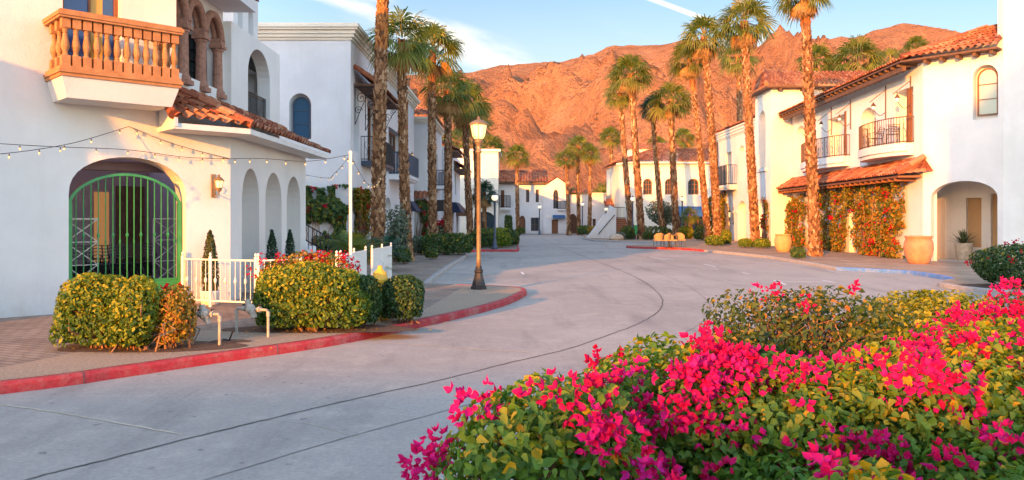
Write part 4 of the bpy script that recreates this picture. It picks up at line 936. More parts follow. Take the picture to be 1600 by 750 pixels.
# ---------------------------------------------------------------- far building across the end of the street
bF = thing('far_building', 'small white two storey building with a tiled roof and arched gable window closing the street', 'building', (2, 91, 0))
Fm = Face((-1.42, 88), (4.0, 88)); Fg = Face((3.7, 87.6), (6.25, 87.6))
S = Fm.s_at; Z = lambda y: EYE + (HOR - y) / FPX * 88
wn_ = [rect(S(822), S(827), Z(316), Z(296)), rect(S(837), S(842), Z(316), Z(296)), rect(S(829.5), S(842), Z(361), Z(340))]
dn = rect(S(782.5), S(788), Z(325), Z(297)); ar = arch(S(811), S(821), -.05, Z(346), Z(337))
mb = MB(); wall(mb, Fm, rect(0, 5.4, -.15, 5.75), wn_ + [dn, ar], .35)
gw = arch(Fg.s_at(864.5), Fg.s_at(872.5), Z(326), Z(304), Z(296.5)); gd = rect(Fg.s_at(862), Fg.s_at(872), -.05, Z(343))
wall(mb, Fg, [(0, -.15), (2.55, -.15), (2.55, 5.25), (1.28, 6.15), (0, 5.3)], [gw, gd], .3)
mb.prism([(3.7, 87.61), (3.7, 92), (3.4, 92), (3.4, 87.61)], 0, 5.2); mb.prism([(6.25, 87.91), (6.25, 93), (5.95, 93), (5.95, 87.91)], 0, 5.2); mb.build('wall', M['stucco_cool'], bF)
for q in wn_: window(bF, Fm, q, -.2, M['timber'], M['glass'], (1, 1), .05, .05)
panels(bF, 'doorway', M['timber'], Fm, (scale_poly(dn, -.03), scale_poly(ar, -.03)), -.32); panels(bF, 'doorway', M['timber'], Fg, (scale_poly(gd, -.03),), -.25)
window(bF, Fg, gw, -.2, M['timber'], M['glass'], (1, 2), .05, .05)
part(bF, 'roof', M['tile'], lambda b: (tile_roof(b, (-1.9, 87.4, 5.6), (4.0, 87.4, 5.6), (4.0, 91, 7.0), (-1.6, 91, 7.0), .32, .5), tile_roof(b, (3.6, 87.45, 5.32), (3.6, 92, 5.32), (4.98, 92, 6.22), (4.98, 87.45, 6.22), .32, .5), tile_roof(b, (6.4, 92, 5.24), (6.4, 87.45, 5.24), (4.98, 87.45, 6.22), (4.98, 92, 6.22), .32, .5), ridge(b, (-1.6, 91, 7.05), (4, 91, 7.05), .12)))
part(bF, 'eave', M['deck'], lambda b: b.prism([(-1.8, 87.5), (3.68, 87.5), (3.68, 87.98), (-1.8, 87.98)], 5.42, 5.55))
balcony(bF, [(S(781), 0), (S(781), .8), (S(797), .8), (S(797), 0)], Fm, 2.55, 2.85, 4.15, M['stucco_cool'], M['iron'], .12, False, .02)
balcony(bF, [(1.25, 0), (1.25, .35), (2.15, .35), (2.15, 0)], Fg, 2.5, 2.7, 3.55, M['stucco_cool'], M['iron'], .1, False, .018)
part(bF, 'door_awning', M['blue'], lambda b: b.hexa([Fg.p(s, z, o) for z, e in ((1.72, .8), (2.05, .1)) for s, o in ((.75, .01), (2.1, .01), (2.1, e), (.75, e))]))
part(bF, 'shop_sign', M['white'], lambda b: (b.hexa([Fg.p(s, z, o) for z in (1.75, 2.05) for s, o in ((.05, .02), (.55, .02), (.55, .08), (.05, .08))])))
bG = thing('low_building', 'low white flat topped building with a dark arched gateway right of the gable', 'building', (8.5, 91, 0))
Fl = Face((6.26, 88.3), (10.4, 88.3)); ga = arch(Fl.s_at(888), Fl.s_at(902), -.05, Z(345), Z(334)); sw = rect(Fl.s_at(926), Fl.s_at(931), -.05, Z(342))
mb = MB(); wall(mb, Fl, rect(0, 4.14, -.15, 4.3), [ga, sw], .3); mb.prism([(10.4, 88.61), (10.4, 94), (10.1, 94), (10.1, 88.61)], 0, 4.3); mb.build('wall', M['stucco_cool'], bG)
panels(bG, 'gateway', M['deck'], Fl, (scale_poly(ga, -.03), scale_poly(sw, -.03)), -.28)
part(bG, 'coping', M['stucco_warm'], lambda b: b.prism([(8.8, 88.1), (10.6, 88.1), (10.6, 94), (8.8, 94)], 4.29, 4.5))
part(bG, 'roof', M['tile'], lambda b: tile_roof(b, (6.3, 88.0, 4.38), (8.8, 88.0, 4.38), (8.8, 89.4, 4.9), (6.3, 89.4, 4.9), .3, .45))
bH = thing('tiled_kiosk', 'tiny white shop with a tiled awning beside the white stair wall', 'building', (11.2, 91, 0))
Fk = Face((10.3, 87.0), (12.5, 87.0)); mb = MB(); wall(mb, Fk, rect(0, 2.2, -.15, 2.9), [rect(.3, 1.5, .4, 1.7)], .3); mb.prism([(10.3, 87.31), (12.5, 87.31), (12.5, 92), (10.3, 92)], 0, 2.9); mb.build('wall', M['stucco_cool'], bH)
part(bH, 'window', M['glass'], lambda b: panel(b, Fk, rect(.2, 1.6, .3, 1.8), -.2))
part(bH, 'roof', M['tile'], lambda b: (tile_roof(b, (9.9, 86.3, 1.95), (12.5, 86.3, 1.95), (12.5, 87, 2.35), (10.1, 87, 2.35), .3, .45), tile_roof(b, (10.1, 86.8, 2.95), (12.6, 86.8, 2.95), (12.6, 89, 3.8), (10.1, 89, 3.8), .3, .45)))

# ---------------------------------------------------------------- sunlit building with three arched windows
bI = thing('arched_window_building', 'sunlit cream building with a red tiled roof and three arched timber windows', 'building', (18, 85, 0))
Fc = Face((12.0, 81), (27, 81)); Fd = Face((11.1, 82.6), (12.0, 81)); Zc = lambda y: EYE + (HOR - y) / FPX * 81
wa = [arch(Fc.s_at(a), Fc.s_at(b), Zc(304), Zc(286.5), Zc(279.5)) for a, b in ((1005, 1019), (1039, 1052.5), (1075, 1092))]
shop = rect(Fc.s_at(1061), Fc.s_at(1101), -.05, Zc(330)); sq = rect(Fc.s_at(1112), Fc.s_at(1118), Zc(305), Zc(273))
mb = MB(); wall(mb, Fc, rect(0, 15, -.15, 7.4), wa + [shop, sq], .35); wall(mb, Fd, rect(0, Fd.L - .01, -.15, 7.4), [], .3); mb.prism([(11.1, 82.7), (11.4, 82.7), (11.4, 94), (11.1, 94)], 0, 7.4)
mb.prism([(13.0, 88.5), (18.4, 88.5), (18.4, 94), (13.0, 94)], 7, 9.3); mb.build('wall', M['stucco_warm'], bI)
for q in wa: window(bI, Fc, q, -.2, M['timber'], M['glass'], (2, 2), .09, .08)
for q in wa: part(bI, 'hood_mould', M['stucco_warm'], lambda b: b.tube([Fc.p(x, z, .02) for x, z in scale_poly(q, -.07)[2:]], .05, 6))
panels(bI, 'shopfront', M['glass'], Fc, (scale_poly(shop, -.05), scale_poly(sq, -.05)), -.3)
part(bI, 'shopfront_frame', M['timber'], lambda b: [b.hexa([Fc.p(s + a, z, o) for z in (0, 2.3) for a, o in ((-.05, -.28), (.05, -.28), (.05, -.15), (-.05, -.15))]) for s in [shop[0][0] + .1 + i * .62 for i in range(5)]])
part(bI, 'roof', M['tile'], lambda b: (tile_roof(b, (11.9, 80.4, 7.42), (27, 80.4, 7.42), (27, 85.5, 9.1), (15.6, 85.5, 9.1), .32, .5), tile_roof(b, (10.6, 94, 7.42), (10.6, 82.6, 7.42), (14.6, 86, 8.9), (14.6, 94, 8.9), .32, .5), tile_roof(b, (10.6, 82.5, 7.42), (11.85, 80.4, 7.42), (15.6, 85.5, 9.1), (14.6, 86, 8.95), .32, .5), tile_roof(b, (12.7, 88.2, 9.3), (18.7, 88.2, 9.3), (18.7, 91, 10.2), (12.7, 91, 10.2), .32, .5)))
part(bI, 'eave', M['stucco_warm'], lambda b: b.prism([(10.75, 82.5), (11.95, 80.5), (27, 80.5), (27, 81.01), (12, 81.01), (11.0, 82.7)], 7.22, 7.38))
part(bI, 'shop_awning', M['blue'], lambda b: b.hexa([Fc.p(s, z, o) for z, e in ((1.85, 1.2), (2.9, .08)) for s, o in ((shop[0][0] - .1, .01), (shop[1][0] + .2, .01), (shop[1][0] + .2, e), (shop[0][0] - .1, e))]))
part(bI, 'green_dado', M['green'], lambda b: b.hexa([Fc.p(s, z, o) for z in (0, 1.0) for s, o in ((.3, .01), (1.5, .01), (1.5, .06), (.3, .06))]))

# ---------------------------------------------------------------- outdoor stair with its white wing wall
bS = thing('outdoor_staircase', 'flight of red brick steps with a flared white wing wall at the far crossing', 'staircase', (8.4, 69, 0))
for i_ in range(9):
    st_ = part(bS, 'step', M['brick'], lambda b: b.box(8.95, 69.0 + i_ * .42, 0 if i_ == 0 else .19 * i_ - .02, 10.3, 73.2, .19 * i_ + .15))
    part(st_, 'tread', M['stucco_tan'], lambda b: b.box(8.94, 68.95 + i_ * .42, .19 * i_ + .152, 10.31, 69.5 + i_ * .42, .19 * (i_ + 1)))
def f(b):
    n = 12; top = [(6.45 + 2.4 * k / n, .12 + 2.35 * math.sin(k / n * math.pi / 2) ** 1.25) for k in range(n + 1)]
    for (x0, z0), (x1, z1) in zip(top, top[1:]):
        b.hexa([(x0, 68.6, 0), (x1, 68.6, 0), (x1, 69.2, 0), (x0, 69.2, 0), (x0, 68.6, z0), (x1, 68.6, z1), (x1, 69.2, z1), (x0, 69.2, z0)])
    b.hexa([(8.85, 68.6, 0), (8.93, 68.6, 0), (8.93, 73, 0), (8.85, 73, 0), (8.85, 68.6, 2.47), (8.93, 68.6, 2.47), (8.93, 73, 2.9), (8.85, 73, 2.9)])
    b.hexa([(10.32, 69.2, 0), (10.5, 69.2, 0), (10.5, 73, 0), (10.32, 73, 0), (10.32, 69.2, .9), (10.5, 69.2, .9), (10.5, 73, 2.6), (10.32, 73, 2.6)])
part(bS, 'wing_wall', M['stucco'], f)
part(bS, 'handrail', M['iron'], lambda b: (b.tube([(7.4, 68.5, .35), (8.8, 68.5, 2.0)], .035, 6), railing(b, [(9.0, 73.1), (10.3, 73.1)], 1.7, 2.7, .12, .016, False)))
# ---------------------------------------------------------------- building on the right with balconies
bR = thing('balcony_building', 'sunlit white building with tiled eaves, curved iron balconies and a corner arch', 'building', (20, 40, 0))
A_, B_, C_ = (16.7, 32.5), (17.5, 50.0), (18.59, 30.3)
FR = Face(B_, A_); FC = Face(A_, C_); FT = Face(C_, (27, 29.7))
SR = FR.s_at
d1 = rect(SR(1398), SR(1427), 4.92, 7.25); d2 = arch(SR(1345), SR(1368), 4.92, 6.45, 7.0); d3 = rect(SR(1293), SR(1322), 4.92, 7.1); d4 = arch(SR(1245), SR(1257), 4.95, 6.9, 7.3)
g1 = arch(SR(1327), SR(1343), -.05, 1.9, 2.35); g2 = arch(SR(1266), SR(1283), -.05, 1.9, 2.3); g3 = rect(SR(1225), SR(1240), -.05, 2.3)
mb = MB(); wall(mb, FR, rect(0, FR.L, -.15, 8.5), [d1, d2, d3, d4, g1, g2, g3], .55)
loggia = arch(.30, 2.72, -.05, 2.55, 3.2, 18); ow = arch(1.93, 2.66, 5.72, 7.18, 7.54)
wall(mb, FC, rect(.01, FC.L, -.15, 8.5), [loggia, arch(1.85, 2.74, 5.55, 7.18, 7.64)], .4)
wall(mb, FT, rect(.01, FT.L, -.15, 13), [], .4)
mb.prism([(18.66, 30.72), (27, 30.12), (27, 36), (22.0, 36)], 8.5, 12.98)      # tower flank above the roofs
mb.build('wall', M['stucco'], bR)
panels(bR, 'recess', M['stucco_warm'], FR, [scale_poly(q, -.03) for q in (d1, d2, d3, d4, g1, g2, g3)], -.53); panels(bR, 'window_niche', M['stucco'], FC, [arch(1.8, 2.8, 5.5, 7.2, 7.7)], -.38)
# corner passage behind the arch
def f(b):
    q = lambda s, z, o: FC.p(s, z, o)
    fl = [(-.3, -.41), (2.86, -.41), (2.86, -3.2), (-.3, -3.2)]
    b.add([q(s, .006, o) for s, o in fl], [(0, 1, 2, 3)]); b.add([q(s, 3.5, o) for s, o in fl], [(0, 1, 2, 3)])
    for i in (1, 3): b.add([q(*((fl[i][0], 0, fl[i][1]))), q(fl[(i + 1) % 4][0], 0, fl[(i + 1) % 4][1]), q(fl[(i + 1) % 4][0], 3.5, fl[(i + 1) % 4][1]), q(fl[i][0], 3.5, fl[i][1])], [(0, 1, 2, 3)])
    wall(b, FC, rect(-.3, 2.86, 0, 3.5), [rect(.55, 1.15, .5, 2.6), rect(1.5, 2.0, .5, 2.75)], .25, -2.95)
part(bR, 'passage', M['stucco'], f)
panels(bR, 'passage_opening', M['stucco_tan'], FC, (rect(.5, 1.2, .4, 2.7), rect(1.45, 2.05, .4, 2.8)), -3.19)
window(bR, FC, ow, -.25, M['timber'], M['pane_pale'], (0, 2), .05, .06)
for q, b_ in ((d1, (1, 2)), (d2, (0, 3)), (d3, (1, 2))):
    s0, s1 = q[0][0], q[1][0]; window(bR, FR, rect(s1 - .75 if q is not d2 else s0 + .9, s1 - .02, 4.95, 7.0 if q is not d2 else 6.5), -.30, M['timber'], M['pane_pale'], b_, .09, .07)
for s_ in (SR(1420), SR(1321.5)): part(bR, 'door_post', M['timber'], lambda b: b.hexa([FR.p(s_ + a, z, o) for z in (4.93, 7.2) for a, o in ((-.09, -.1), (.09, -.1), (.09, .05), (-.09, .05))]))
# eaves
nR, nC = FR.n, FC.n
def off(F, o): return (F.P.x + F.n.x * o, F.P.y + F.n.y * o)
cor = lin(off(FR, .85), FR.u, off(FC, .55), FC.u); fe = FR.p(-.6, 0, .85); ne = FC.p(FC.L - .02, 0, .55)
def f(b):
    inn = lin(off(FR, -2.6), FR.u, off(FC, -2.0), FC.u); fi = FR.p(-.6, 0, -2.6); ni = FC.p(FC.L - .02, 0, -1.6)
    tile_roof(b, (fe.x, fe.y, 8.18), (*cor, 8.18), (*inn, 9.35), (fi.x, fi.y, 9.35), .27, .4)
    tile_roof(b, (*cor, 8.22), (ne.x, ne.y, 8.22), (ni.x, ni.y, 9.45), (*inn, 9.45), .27, .4)
    ridge(b, (*cor, 8.30), (*inn, 9.5), .12)
rf = part(bR, 'roof', M['tile'], f)
def f(b):
    w1 = FR.p(-.6, 0, 0); w2 = FR.p(FR.L, 0, 0); w3 = FC.p(FC.L - .02, 0, 0)
    b.prism([(fe.x, fe.y), cor, (ne.x, ne.y), (w3.x, w3.y), (w2.x, w2.y), (w1.x, w1.y)], 8.10, 8.17)
    for i in range(30):
        s = .2 + i * .6
        if s < FR.L: b.hexa([FR.p(s + a, z, o) for z in (7.98, 8.11) for a, o in ((-.05, .02), (.05, .02), (.05, .82), (-.05, .82))])
    for i in range(5):
        s = .25 + i * .6; b.hexa([FC.p(s + a, z, o) for z in (7.96, 8.11) for a, o in ((-.06, .02), (.06, .02), (.06, .45), (-.06, .45))])
    b.hexa([FR.p(s, z, o) for z in (7.78, 7.97) for s, o in ((.5, .55), (FR.L - .3, .55), (FR.L - .3, .70), (.5, .70))])
part(rf, 'rafter', M['deck'], f)
# ground floor awning roof
def f(b):
    e0 = FR.p(-.8, 0, .98); e1 = FR.p(FR.L - .15, 0, .98); w0 = FR.p(-.8, 0, .02); w1 = FR.p(FR.L + .1, 0, .02)
    tile_roof(b, (e0.x, e0.y, 3.50), (e1.x, e1.y, 3.50), (w1.x, w1.y, 4.10), (w0.x, w0.y, 4.10), .27, .34)
    x = FC.p(.42, 0, .05)
    tile_roof(b, (e1.x, e1.y, 3.52), (x.x, x.y, 3.62), (w1.x + .05, w1.y - .02, 4.12), (w1.x, w1.y, 4.12), .27, .34); ridge(b, (e1.x, e1.y, 3.60), (w1.x, w1.y, 4.22), .13, .5)
    ridge(b, (w0.x - .02, w0.y, 4.16), (w1.x - .06, w1.y, 4.16), .09)
ar_ = part(bR, 'awning_roof', M['tile'], f)
def f(b):
    b.prism([tuple(FR.p(s, 0, o))[:2] for s, o in ((-.75, .9), (FR.L - .2, .9), (FR.L - .05, .03), (-.75, .03))], 3.40, 3.48)
    for i in range(29): b.hexa([FR.p(-.5 + i * .62 + a, z, o) for z in (3.27, 3.41) for a, o in ((-.045, .02), (.045, .02), (.045, .88), (-.045, .88))])
part(ar_, 'rafter', M['timber'], f)
def curved(s0, s1, d, n=10): return [(s0, 0)] + [(s0 + (s1 - s0) * k / n, d * (.35 + .65 * math.sin(math.pi * k / n) ** .6)) for k in range(n + 1)] + [(s1, 0)]
sa, sb = SR(1343) + 1.0, SR(1428); bl_ = balcony(bR, curved(sa, sb, .95), FR, 4.38, 4.88, 5.98, M['stucco'], M['rust_iron'], .15, True, .014)
sc_, sd = SR(1262), SR(1322) + .5; balcony(bR, curved(sc_, sd, .95), FR, 4.38, 4.88, 5.95, M['stucco'], M['rust_iron'], .15, True, .014)
for s_, lb in ((SR(1424) , 'wrought iron lantern under the eave nearest the arched corner window'), (SR(1385), 'wrought iron lantern under the eave above the balcony chairs'), (SR(1330), 'wrought iron lantern under the eave between the two curved balconies'), (SR(1300), 'wrought iron lantern under the eave behind the tall sunlit palm trunk')):
    r_ = thing('eave_lantern', lb, 'wall lamp', FR.p(s_, 6.9, 0), 'lanterns under the tiled eave')
    part(r_, 'bracket', M['rust_iron'], lambda b: (b.tube([FR.p(s_, 7.7, .04), FR.p(s_, 6.2, .04)], .025, 5), b.tube([FR.p(s_, 7.5, .05), FR.p(s_, 6.95, .75)], .016, 4), b.tube(catmull([FR.p(s_, 6.5, .05), FR.p(s_, 6.35, .3), FR.p(s_, 6.6, .55)], 5), .016, 4)))
    o = FR.p(s_, 6.72, .58)
    part(r_, 'lamp_glass', M['globe'], lambda b: b.ball(o, .075, 10, 6)); part(r_, 'cap', M['rust_iron'], lambda b: b.lathe(o, [(.11, .05), (.09, .11), (.03, .2), (.01, .25)], 10))
# taller bay beyond
F5 = Face((16.2, 50), (25, 50)); F6 = Face((16.3, 53.6), (16.2, 50.0))
mb = MB(); wall(mb, F5, rect(.01, 8.8, -.15, 9.9), [], .4); n6 = arch(.9, 2.4, 5.0, 8.0, 8.7); g6 = arch(.8, 2.9, -.05, 2.3, 3.1); wall(mb, F6, rect(0, F6.L - .01, -.15, 9.9), [n6, g6], .45)
mb.build('bay_wall', M['stucco'], bR)
panels(bR, 'bay_recess', M['stucco_warm'], F6, (scale_poly(n6, -.04), scale_poly(g6, -.04)), -.42)
part(bR, 'bay_sill', M['stucco'], lambda b: b.hexa([F6.p(s, z, o) for z in (4.75, 4.95) for s, o in ((.6, 0), (2.7, 0), (2.7, .12), (.6, .12))]))
rf = part(bR, 'bay_roof', M['tile'], lambda b: (tile_roof(b, (15.7, 49.4, 9.95), (25, 49.4, 9.95), (25, 52.4, 11.3), (16.6, 52.4, 11.3), .29, .42), ridge(b, (15.7, 49.4, 10.05), (16.6, 52.4, 11.38), .12), tile_roof(b, (15.7, 54.0, 9.95), (15.7, 49.45, 9.95), (16.6, 52.4, 11.3), (16.6, 52.41, 11.3), .29, .42)))
part(rf, 'eave', M['deck'], lambda b: (b.prism([(15.8, 49.5), (25, 49.5), (25, 49.99), (16.19, 49.99), (16.19, 53.9), (15.8, 53.9)], 9.82, 9.92), [b.box(16.6 + i * 1.4, 49.6, 9.66, 16.75 + i * 1.4, 49.99, 9.83) for i in range(6)]))
# further part with its corniced parapet
bT = thing('parapet_building', 'sunlit white building with a ribbed parapet, arched ground floor and small fringed balcony', 'building', (20, 60, 0))
F7 = Face((17.0, 66.2), (17.0, 53.7)); SZ = F7.s_at
ups = [rect(SZ(1134), SZ(1143), 4.3, 6.9), arch(SZ(1155), SZ(1163), 4.6, 6.6, 7.1), rect(SZ(1170), SZ(1177), 4.4, 6.9)]
gs = [arch(SZ(1131), SZ(1140), -.05, 2.2, 2.9), arch(SZ(1153), SZ(1166), -.05, 2.2, 3.0), arch(SZ(1172), SZ(1182), -.05, 2.2, 2.9)]
mb = MB(); wall(mb, F7, rect(0, F7.L, -.15, 8.0), ups + gs, .5); mb.prism([(17.0, 66.2), (17.3, 66.2), (26, 66.2), (26, 65.9), (17.0, 65.9)], 0, 8.0) if False else None
wall(mb, Face((26, 66.25), (17.0, 66.25)), rect(0, 9, -.15, 8.0), [], .3); mb.build('wall', M['stucco'], bT)
panels(bT, 'recess', M['stucco_warm'], F7, [scale_poly(q, -.03) for q in gs + ups], -.48)
part(bT, 'cornice', M['stucco'], lambda b: [b.prism([(17 - o, 66.3), (26, 66.3), (26, 53.7), (17 - o, 53.7)], z0, z1) for z0, z1, o in ((7.99, 8.1, .06), (8.1, 8.2, .14), (8.22, 8.32, .06), (8.32, 8.44, .14), (8.46, 8.56, .06), (8.56, 8.68, .16))])
part(bT, 'roof', M['tile'], lambda b: tile_roof(b, (16.75, 66.2, 8.72), (16.75, 53.8, 8.72), (18.2, 53.8, 9.2), (18.2, 66.2, 9.2), .3, .4))
bl_ = balcony(bT, [(SZ(1126.5), 0), (SZ(1126.5), .8), (SZ(1153) - .3, .8), (SZ(1153) - .3, 0)], F7, 3.9, 4.25, 5.75, M['stucco_warm'], M['iron'], .15, False, .016)
part(bl_, 'valance', M['navy'], lambda b: [b.add([F7.p(s, 3.9, .78), F7.p(s + .5, 3.9, .78), F7.p(s + .25, 3.5, .76)], [(0, 1, 2)]) for s in [SZ(1127) + i * .55 for i in range(7)]])
for a_, c_ in ((SZ(1141), SZ(1152)), (SZ(1167), SZ(1171))): part(bT, 'pillar_cap', M['stucco_warm'], lambda b: b.hexa([F7.p(s, z, o) for z in (2.1, 2.3) for s, o in ((a_, 0), (c_, 0), (c_, .06), (a_, .06))]))
lantern_bracket('tall dark notice lantern hung on the arcade pillar of the parapet building', F7, SZ(1146), 1.9, .3, 1.2, 'wall_lantern', 'rust_iron')
# ================================================================ gate, furniture, lamps
def X_(px, Y): return (px - 800) / FPX * Y
def Zy(py, Y): return EYE + (HOR - py) / FPX * Y
gt = thing('iron_gate', 'green iron gate with an arched top in the big archway', 'gate', FW.p(6.98, 0, -.18))
def gtop(s): c = 6.985; a = 1.03; return 2.02 + .58 * math.sqrt(max(0, 1 - ((s - c) / a) ** 2)) ** 1.25
def f(b):
    o = -.18
    for s in (5.97, 8.0): b.hexa([FW.p(s + a, z, o + q) for z in (.02, 2.06) for a, q in ((-.04, -.03), (.04, -.03), (.04, .03), (-.04, .03))])
    pts = [FW.p(5.96 + 2.05 * k / 24, gtop(5.96 + 2.05 * k / 24), o) for k in range(25)]; b.tube(pts, .036, 4, math.pi / 4)
    for z in (.08, .52): b.tube([FW.p(5.97, z, o), FW.p(8.0, z, o)], .028, 4, math.pi / 4)
part(gt, 'frame', M['green'], f)
part(gt, 'kick_panel', M['green'], lambda b: b.hexa([FW.p(s, z, o) for z in (.1, .5) for s, o in ((6.0, -.19), (7.97, -.19), (7.97, -.172), (6.0, -.172))]))
for i in range(15):
    s = 6.08 + i * (7.90 - 6.08) / 14
    def f(b):
        b.tube([FW.p(s, .52, -.18), FW.p(s, gtop(s) - .01, -.18)], .0105, 6)
        c = FW.p(s, 1.30 + (.12 if i % 2 else 0), -.18)
        if i % 2: b.lathe(c, [(.011, -.05), (.034, 0), (.011, .05)], 4)
        else: b.lathe(c, [(.012, -.05), (.022, -.03), (.013, -.015), (.022, 0), (.013, .02), (.012, .05)], 8)
    part(gt, 'bar', M['green'], f)
def lattice(label, s, o):
    r = thing('lattice_screen', label, 'screen', FW.p(s, 0, o)); w = .30
    part(r, 'frame', M['white'], lambda b: [b.tube([FW.p(s + a, z0, o), FW.p(s + c, z1, o)], .018, 4) for a, z0, c, z1 in ((-w, .02, -w, 1.75), (w, .02, w, 1.75), (-w, 1.73, w, 1.73), (-w, .3, w, .3))])
    part(r, 'lattice', M['white'], lambda b: [b.tube([FW.p(s - w * g, .35 + k * .46, o), FW.p(s + w * g, .81 + k * .46, o)], .010, 4) for k in range(3) for g in (1, -1)] and [b.tube([FW.p(s - w, .35 + k * .46, o), FW.p(s + w, .35 + k * .46, o)], .010, 4) for k in range(4)])
lattice('white lattice screen behind the left side of the green gate', 6.45, -1.15)
lattice('white lattice screen behind the right side of the green gate', 8.3, -1.6)

def chair(name, label, cat, m, arms=True, group=None, wick=False):
    r = thing(name, label, cat, (0, 0, 0), group)
    for sx in (-1, 1):
        for sy in (-1, 1):
            part(r, 'leg', M['iron'] if wick else m, lambda b: b.tube([(sx * .22, sy * .20 - (.05 if sy < 0 else 0), 0), (sx * .21, sy * .19, .44)], .014, 5))
    if wick:
        part(r, 'seat', m, lambda b: b.hexa([(x, y, z) for z, e in ((.40, .0), (.47, .02)) for x, y in ((-.25 + e, -.24 + e), (.25 - e, -.24 + e), (.25 - e, .24 - e), (-.25 + e, .24 - e))]))
        def f(b):
            n = 12; pr = []
            for k in range(n + 1):
                a = math.pi * (1 + k / n); pr.append((.28 * math.cos(a), .02 + .27 * math.sin(a), .86 - .20 * (abs(k - n / 2) / (n / 2)) ** 2.5))
            for (x0, y0, h0), (x1, y1, h1) in zip(pr, pr[1:]):
                b.hexa([(x0 * .86, y0 * .86, .42), (x1 * .86, y1 * .86, .42), (x1 * .93, y1 * .93, .42), (x0 * .93, y0 * .93, .42), (x0, y0, h0), (x1, y1, h1), (x1 * 1.07, y1 * 1.07, h1), (x0 * 1.07, y0 * 1.07, h0)])
        part(r, 'backrest', m, f)
    else:
        part(r, 'seat', m, lambda b: [b.hexa([(-.23, -.21 + i * .072, .43), (.23, -.21 + i * .072, .43), (.23, -.155 + i * .072, .43), (-.23, -.155 + i * .072, .43), (-.23, -.21 + i * .072, .45), (.23, -.21 + i * .072, .45), (.23, -.155 + i * .072, .45), (-.23, -.155 + i * .072, .45)]) for i in range(6)])
        def f(b):
            for x in (-.21, .21): b.tube([(x, -.2, .44), (x, -.25, .68), (x, -.31, .90)], .014, 5)
            for k in range(5): b.tube([(-.21, -.235 - k * .02, .58 + k * .075), (0, -.26 - k * .02, .585 + k * .075), (.21, -.235 - k * .02, .58 + k * .075)], .015, 4)
        part(r, 'backrest', m, f)
        if arms:
            for x in (-.235, .235): part(r, 'armrest', m, lambda b: b.tube(catmull([(x, -.25, .67), (x, 0, .68), (x, .2, .64), (x, .2, .44)], 4), .015, 5))
    return r
bc = chair('balcony_chair', 'black metal armchair on the curved balcony, the one further from the street corner', 'chair', M['iron'], True, 'black chairs on the curved balcony')
s1_, s2_ = SR(1384), SR(1412)
p = FR.p(s1_, 4.89, .45); bc.location = p; bc.rotation_euler = (0, 0, R(35))
p = FR.p(s2_, 4.89, .45); dup(bc, p, R(-215), 'black metal armchair on the curved balcony, the one nearer the street corner')
ic = chair('patio_chair', 'black slatted patio chair behind the green gate, leaning first from the left', 'chair', M['black'], True, 'black patio chairs stored behind the gate')
names = ['second', 'third', 'fourth', 'fifth']
pos = [(6.45 + i * .36, -1.15 - .12 * i) for i in range(5)]
for i, (s, o) in enumerate(pos):
    q = ic if i == 0 else dup(ic, (0, 0, 0), 0, 'black slatted patio chair behind the green gate, leaning %s from the left' % names[i - 1])
    q.location = FW.p(s, .34, o); q.rotation_euler = (R(-48), 0, R(46 - 12)) ; 
for i in range(4):
    q = dup(ic, FW.p(6.3 + i * .52, .01, -2.0 - .1 * i), R(20 + 40 * i), 'black patio chair standing at the back of the gateway room, %s from the left' % ['first', 'second', 'third', 'fourth'][i])
wc = chair('wicker_chair', 'straw coloured wicker armchair on the red kerbed corner, leftmost of the four', 'chair', M['wicker'], True, 'wicker chairs on the far corner', True)
for i, (px, Y, rz) in enumerate(((1029, 46.9, 15), (1041, 46.6, 100), (1051, 46.8, -95), (1063, 47.4, 200))):
    q = wc if i == 0 else dup(wc, (0, 0, 0), 0, 'straw coloured wicker armchair on the red kerbed corner, ' + ['', 'second from the left', 'third from the left', 'rightmost of the four'][i])
    q.location = (X_(px, Y), Y, 0.005); q.rotation_euler = (0, 0, R(rz))
tb = thing('cafe_table', 'small round cafe table among the wicker chairs', 'table', (X_(1046, 47.4), 47.4, 0))
part(tb, 'tabletop', M['oak'], lambda b: b.lathe((X_(1046, 47.4), 47.4, 0), [(.40, .70), (.42, .71), (.42, .73), (.40, .74)], 20))
part(tb, 'pedestal', M['iron'], lambda b: b.lathe((X_(1046, 47.4), 47.4, 0), [(.26, 0), (.24, .03), (.04, .06), (.035, .70)], 12))

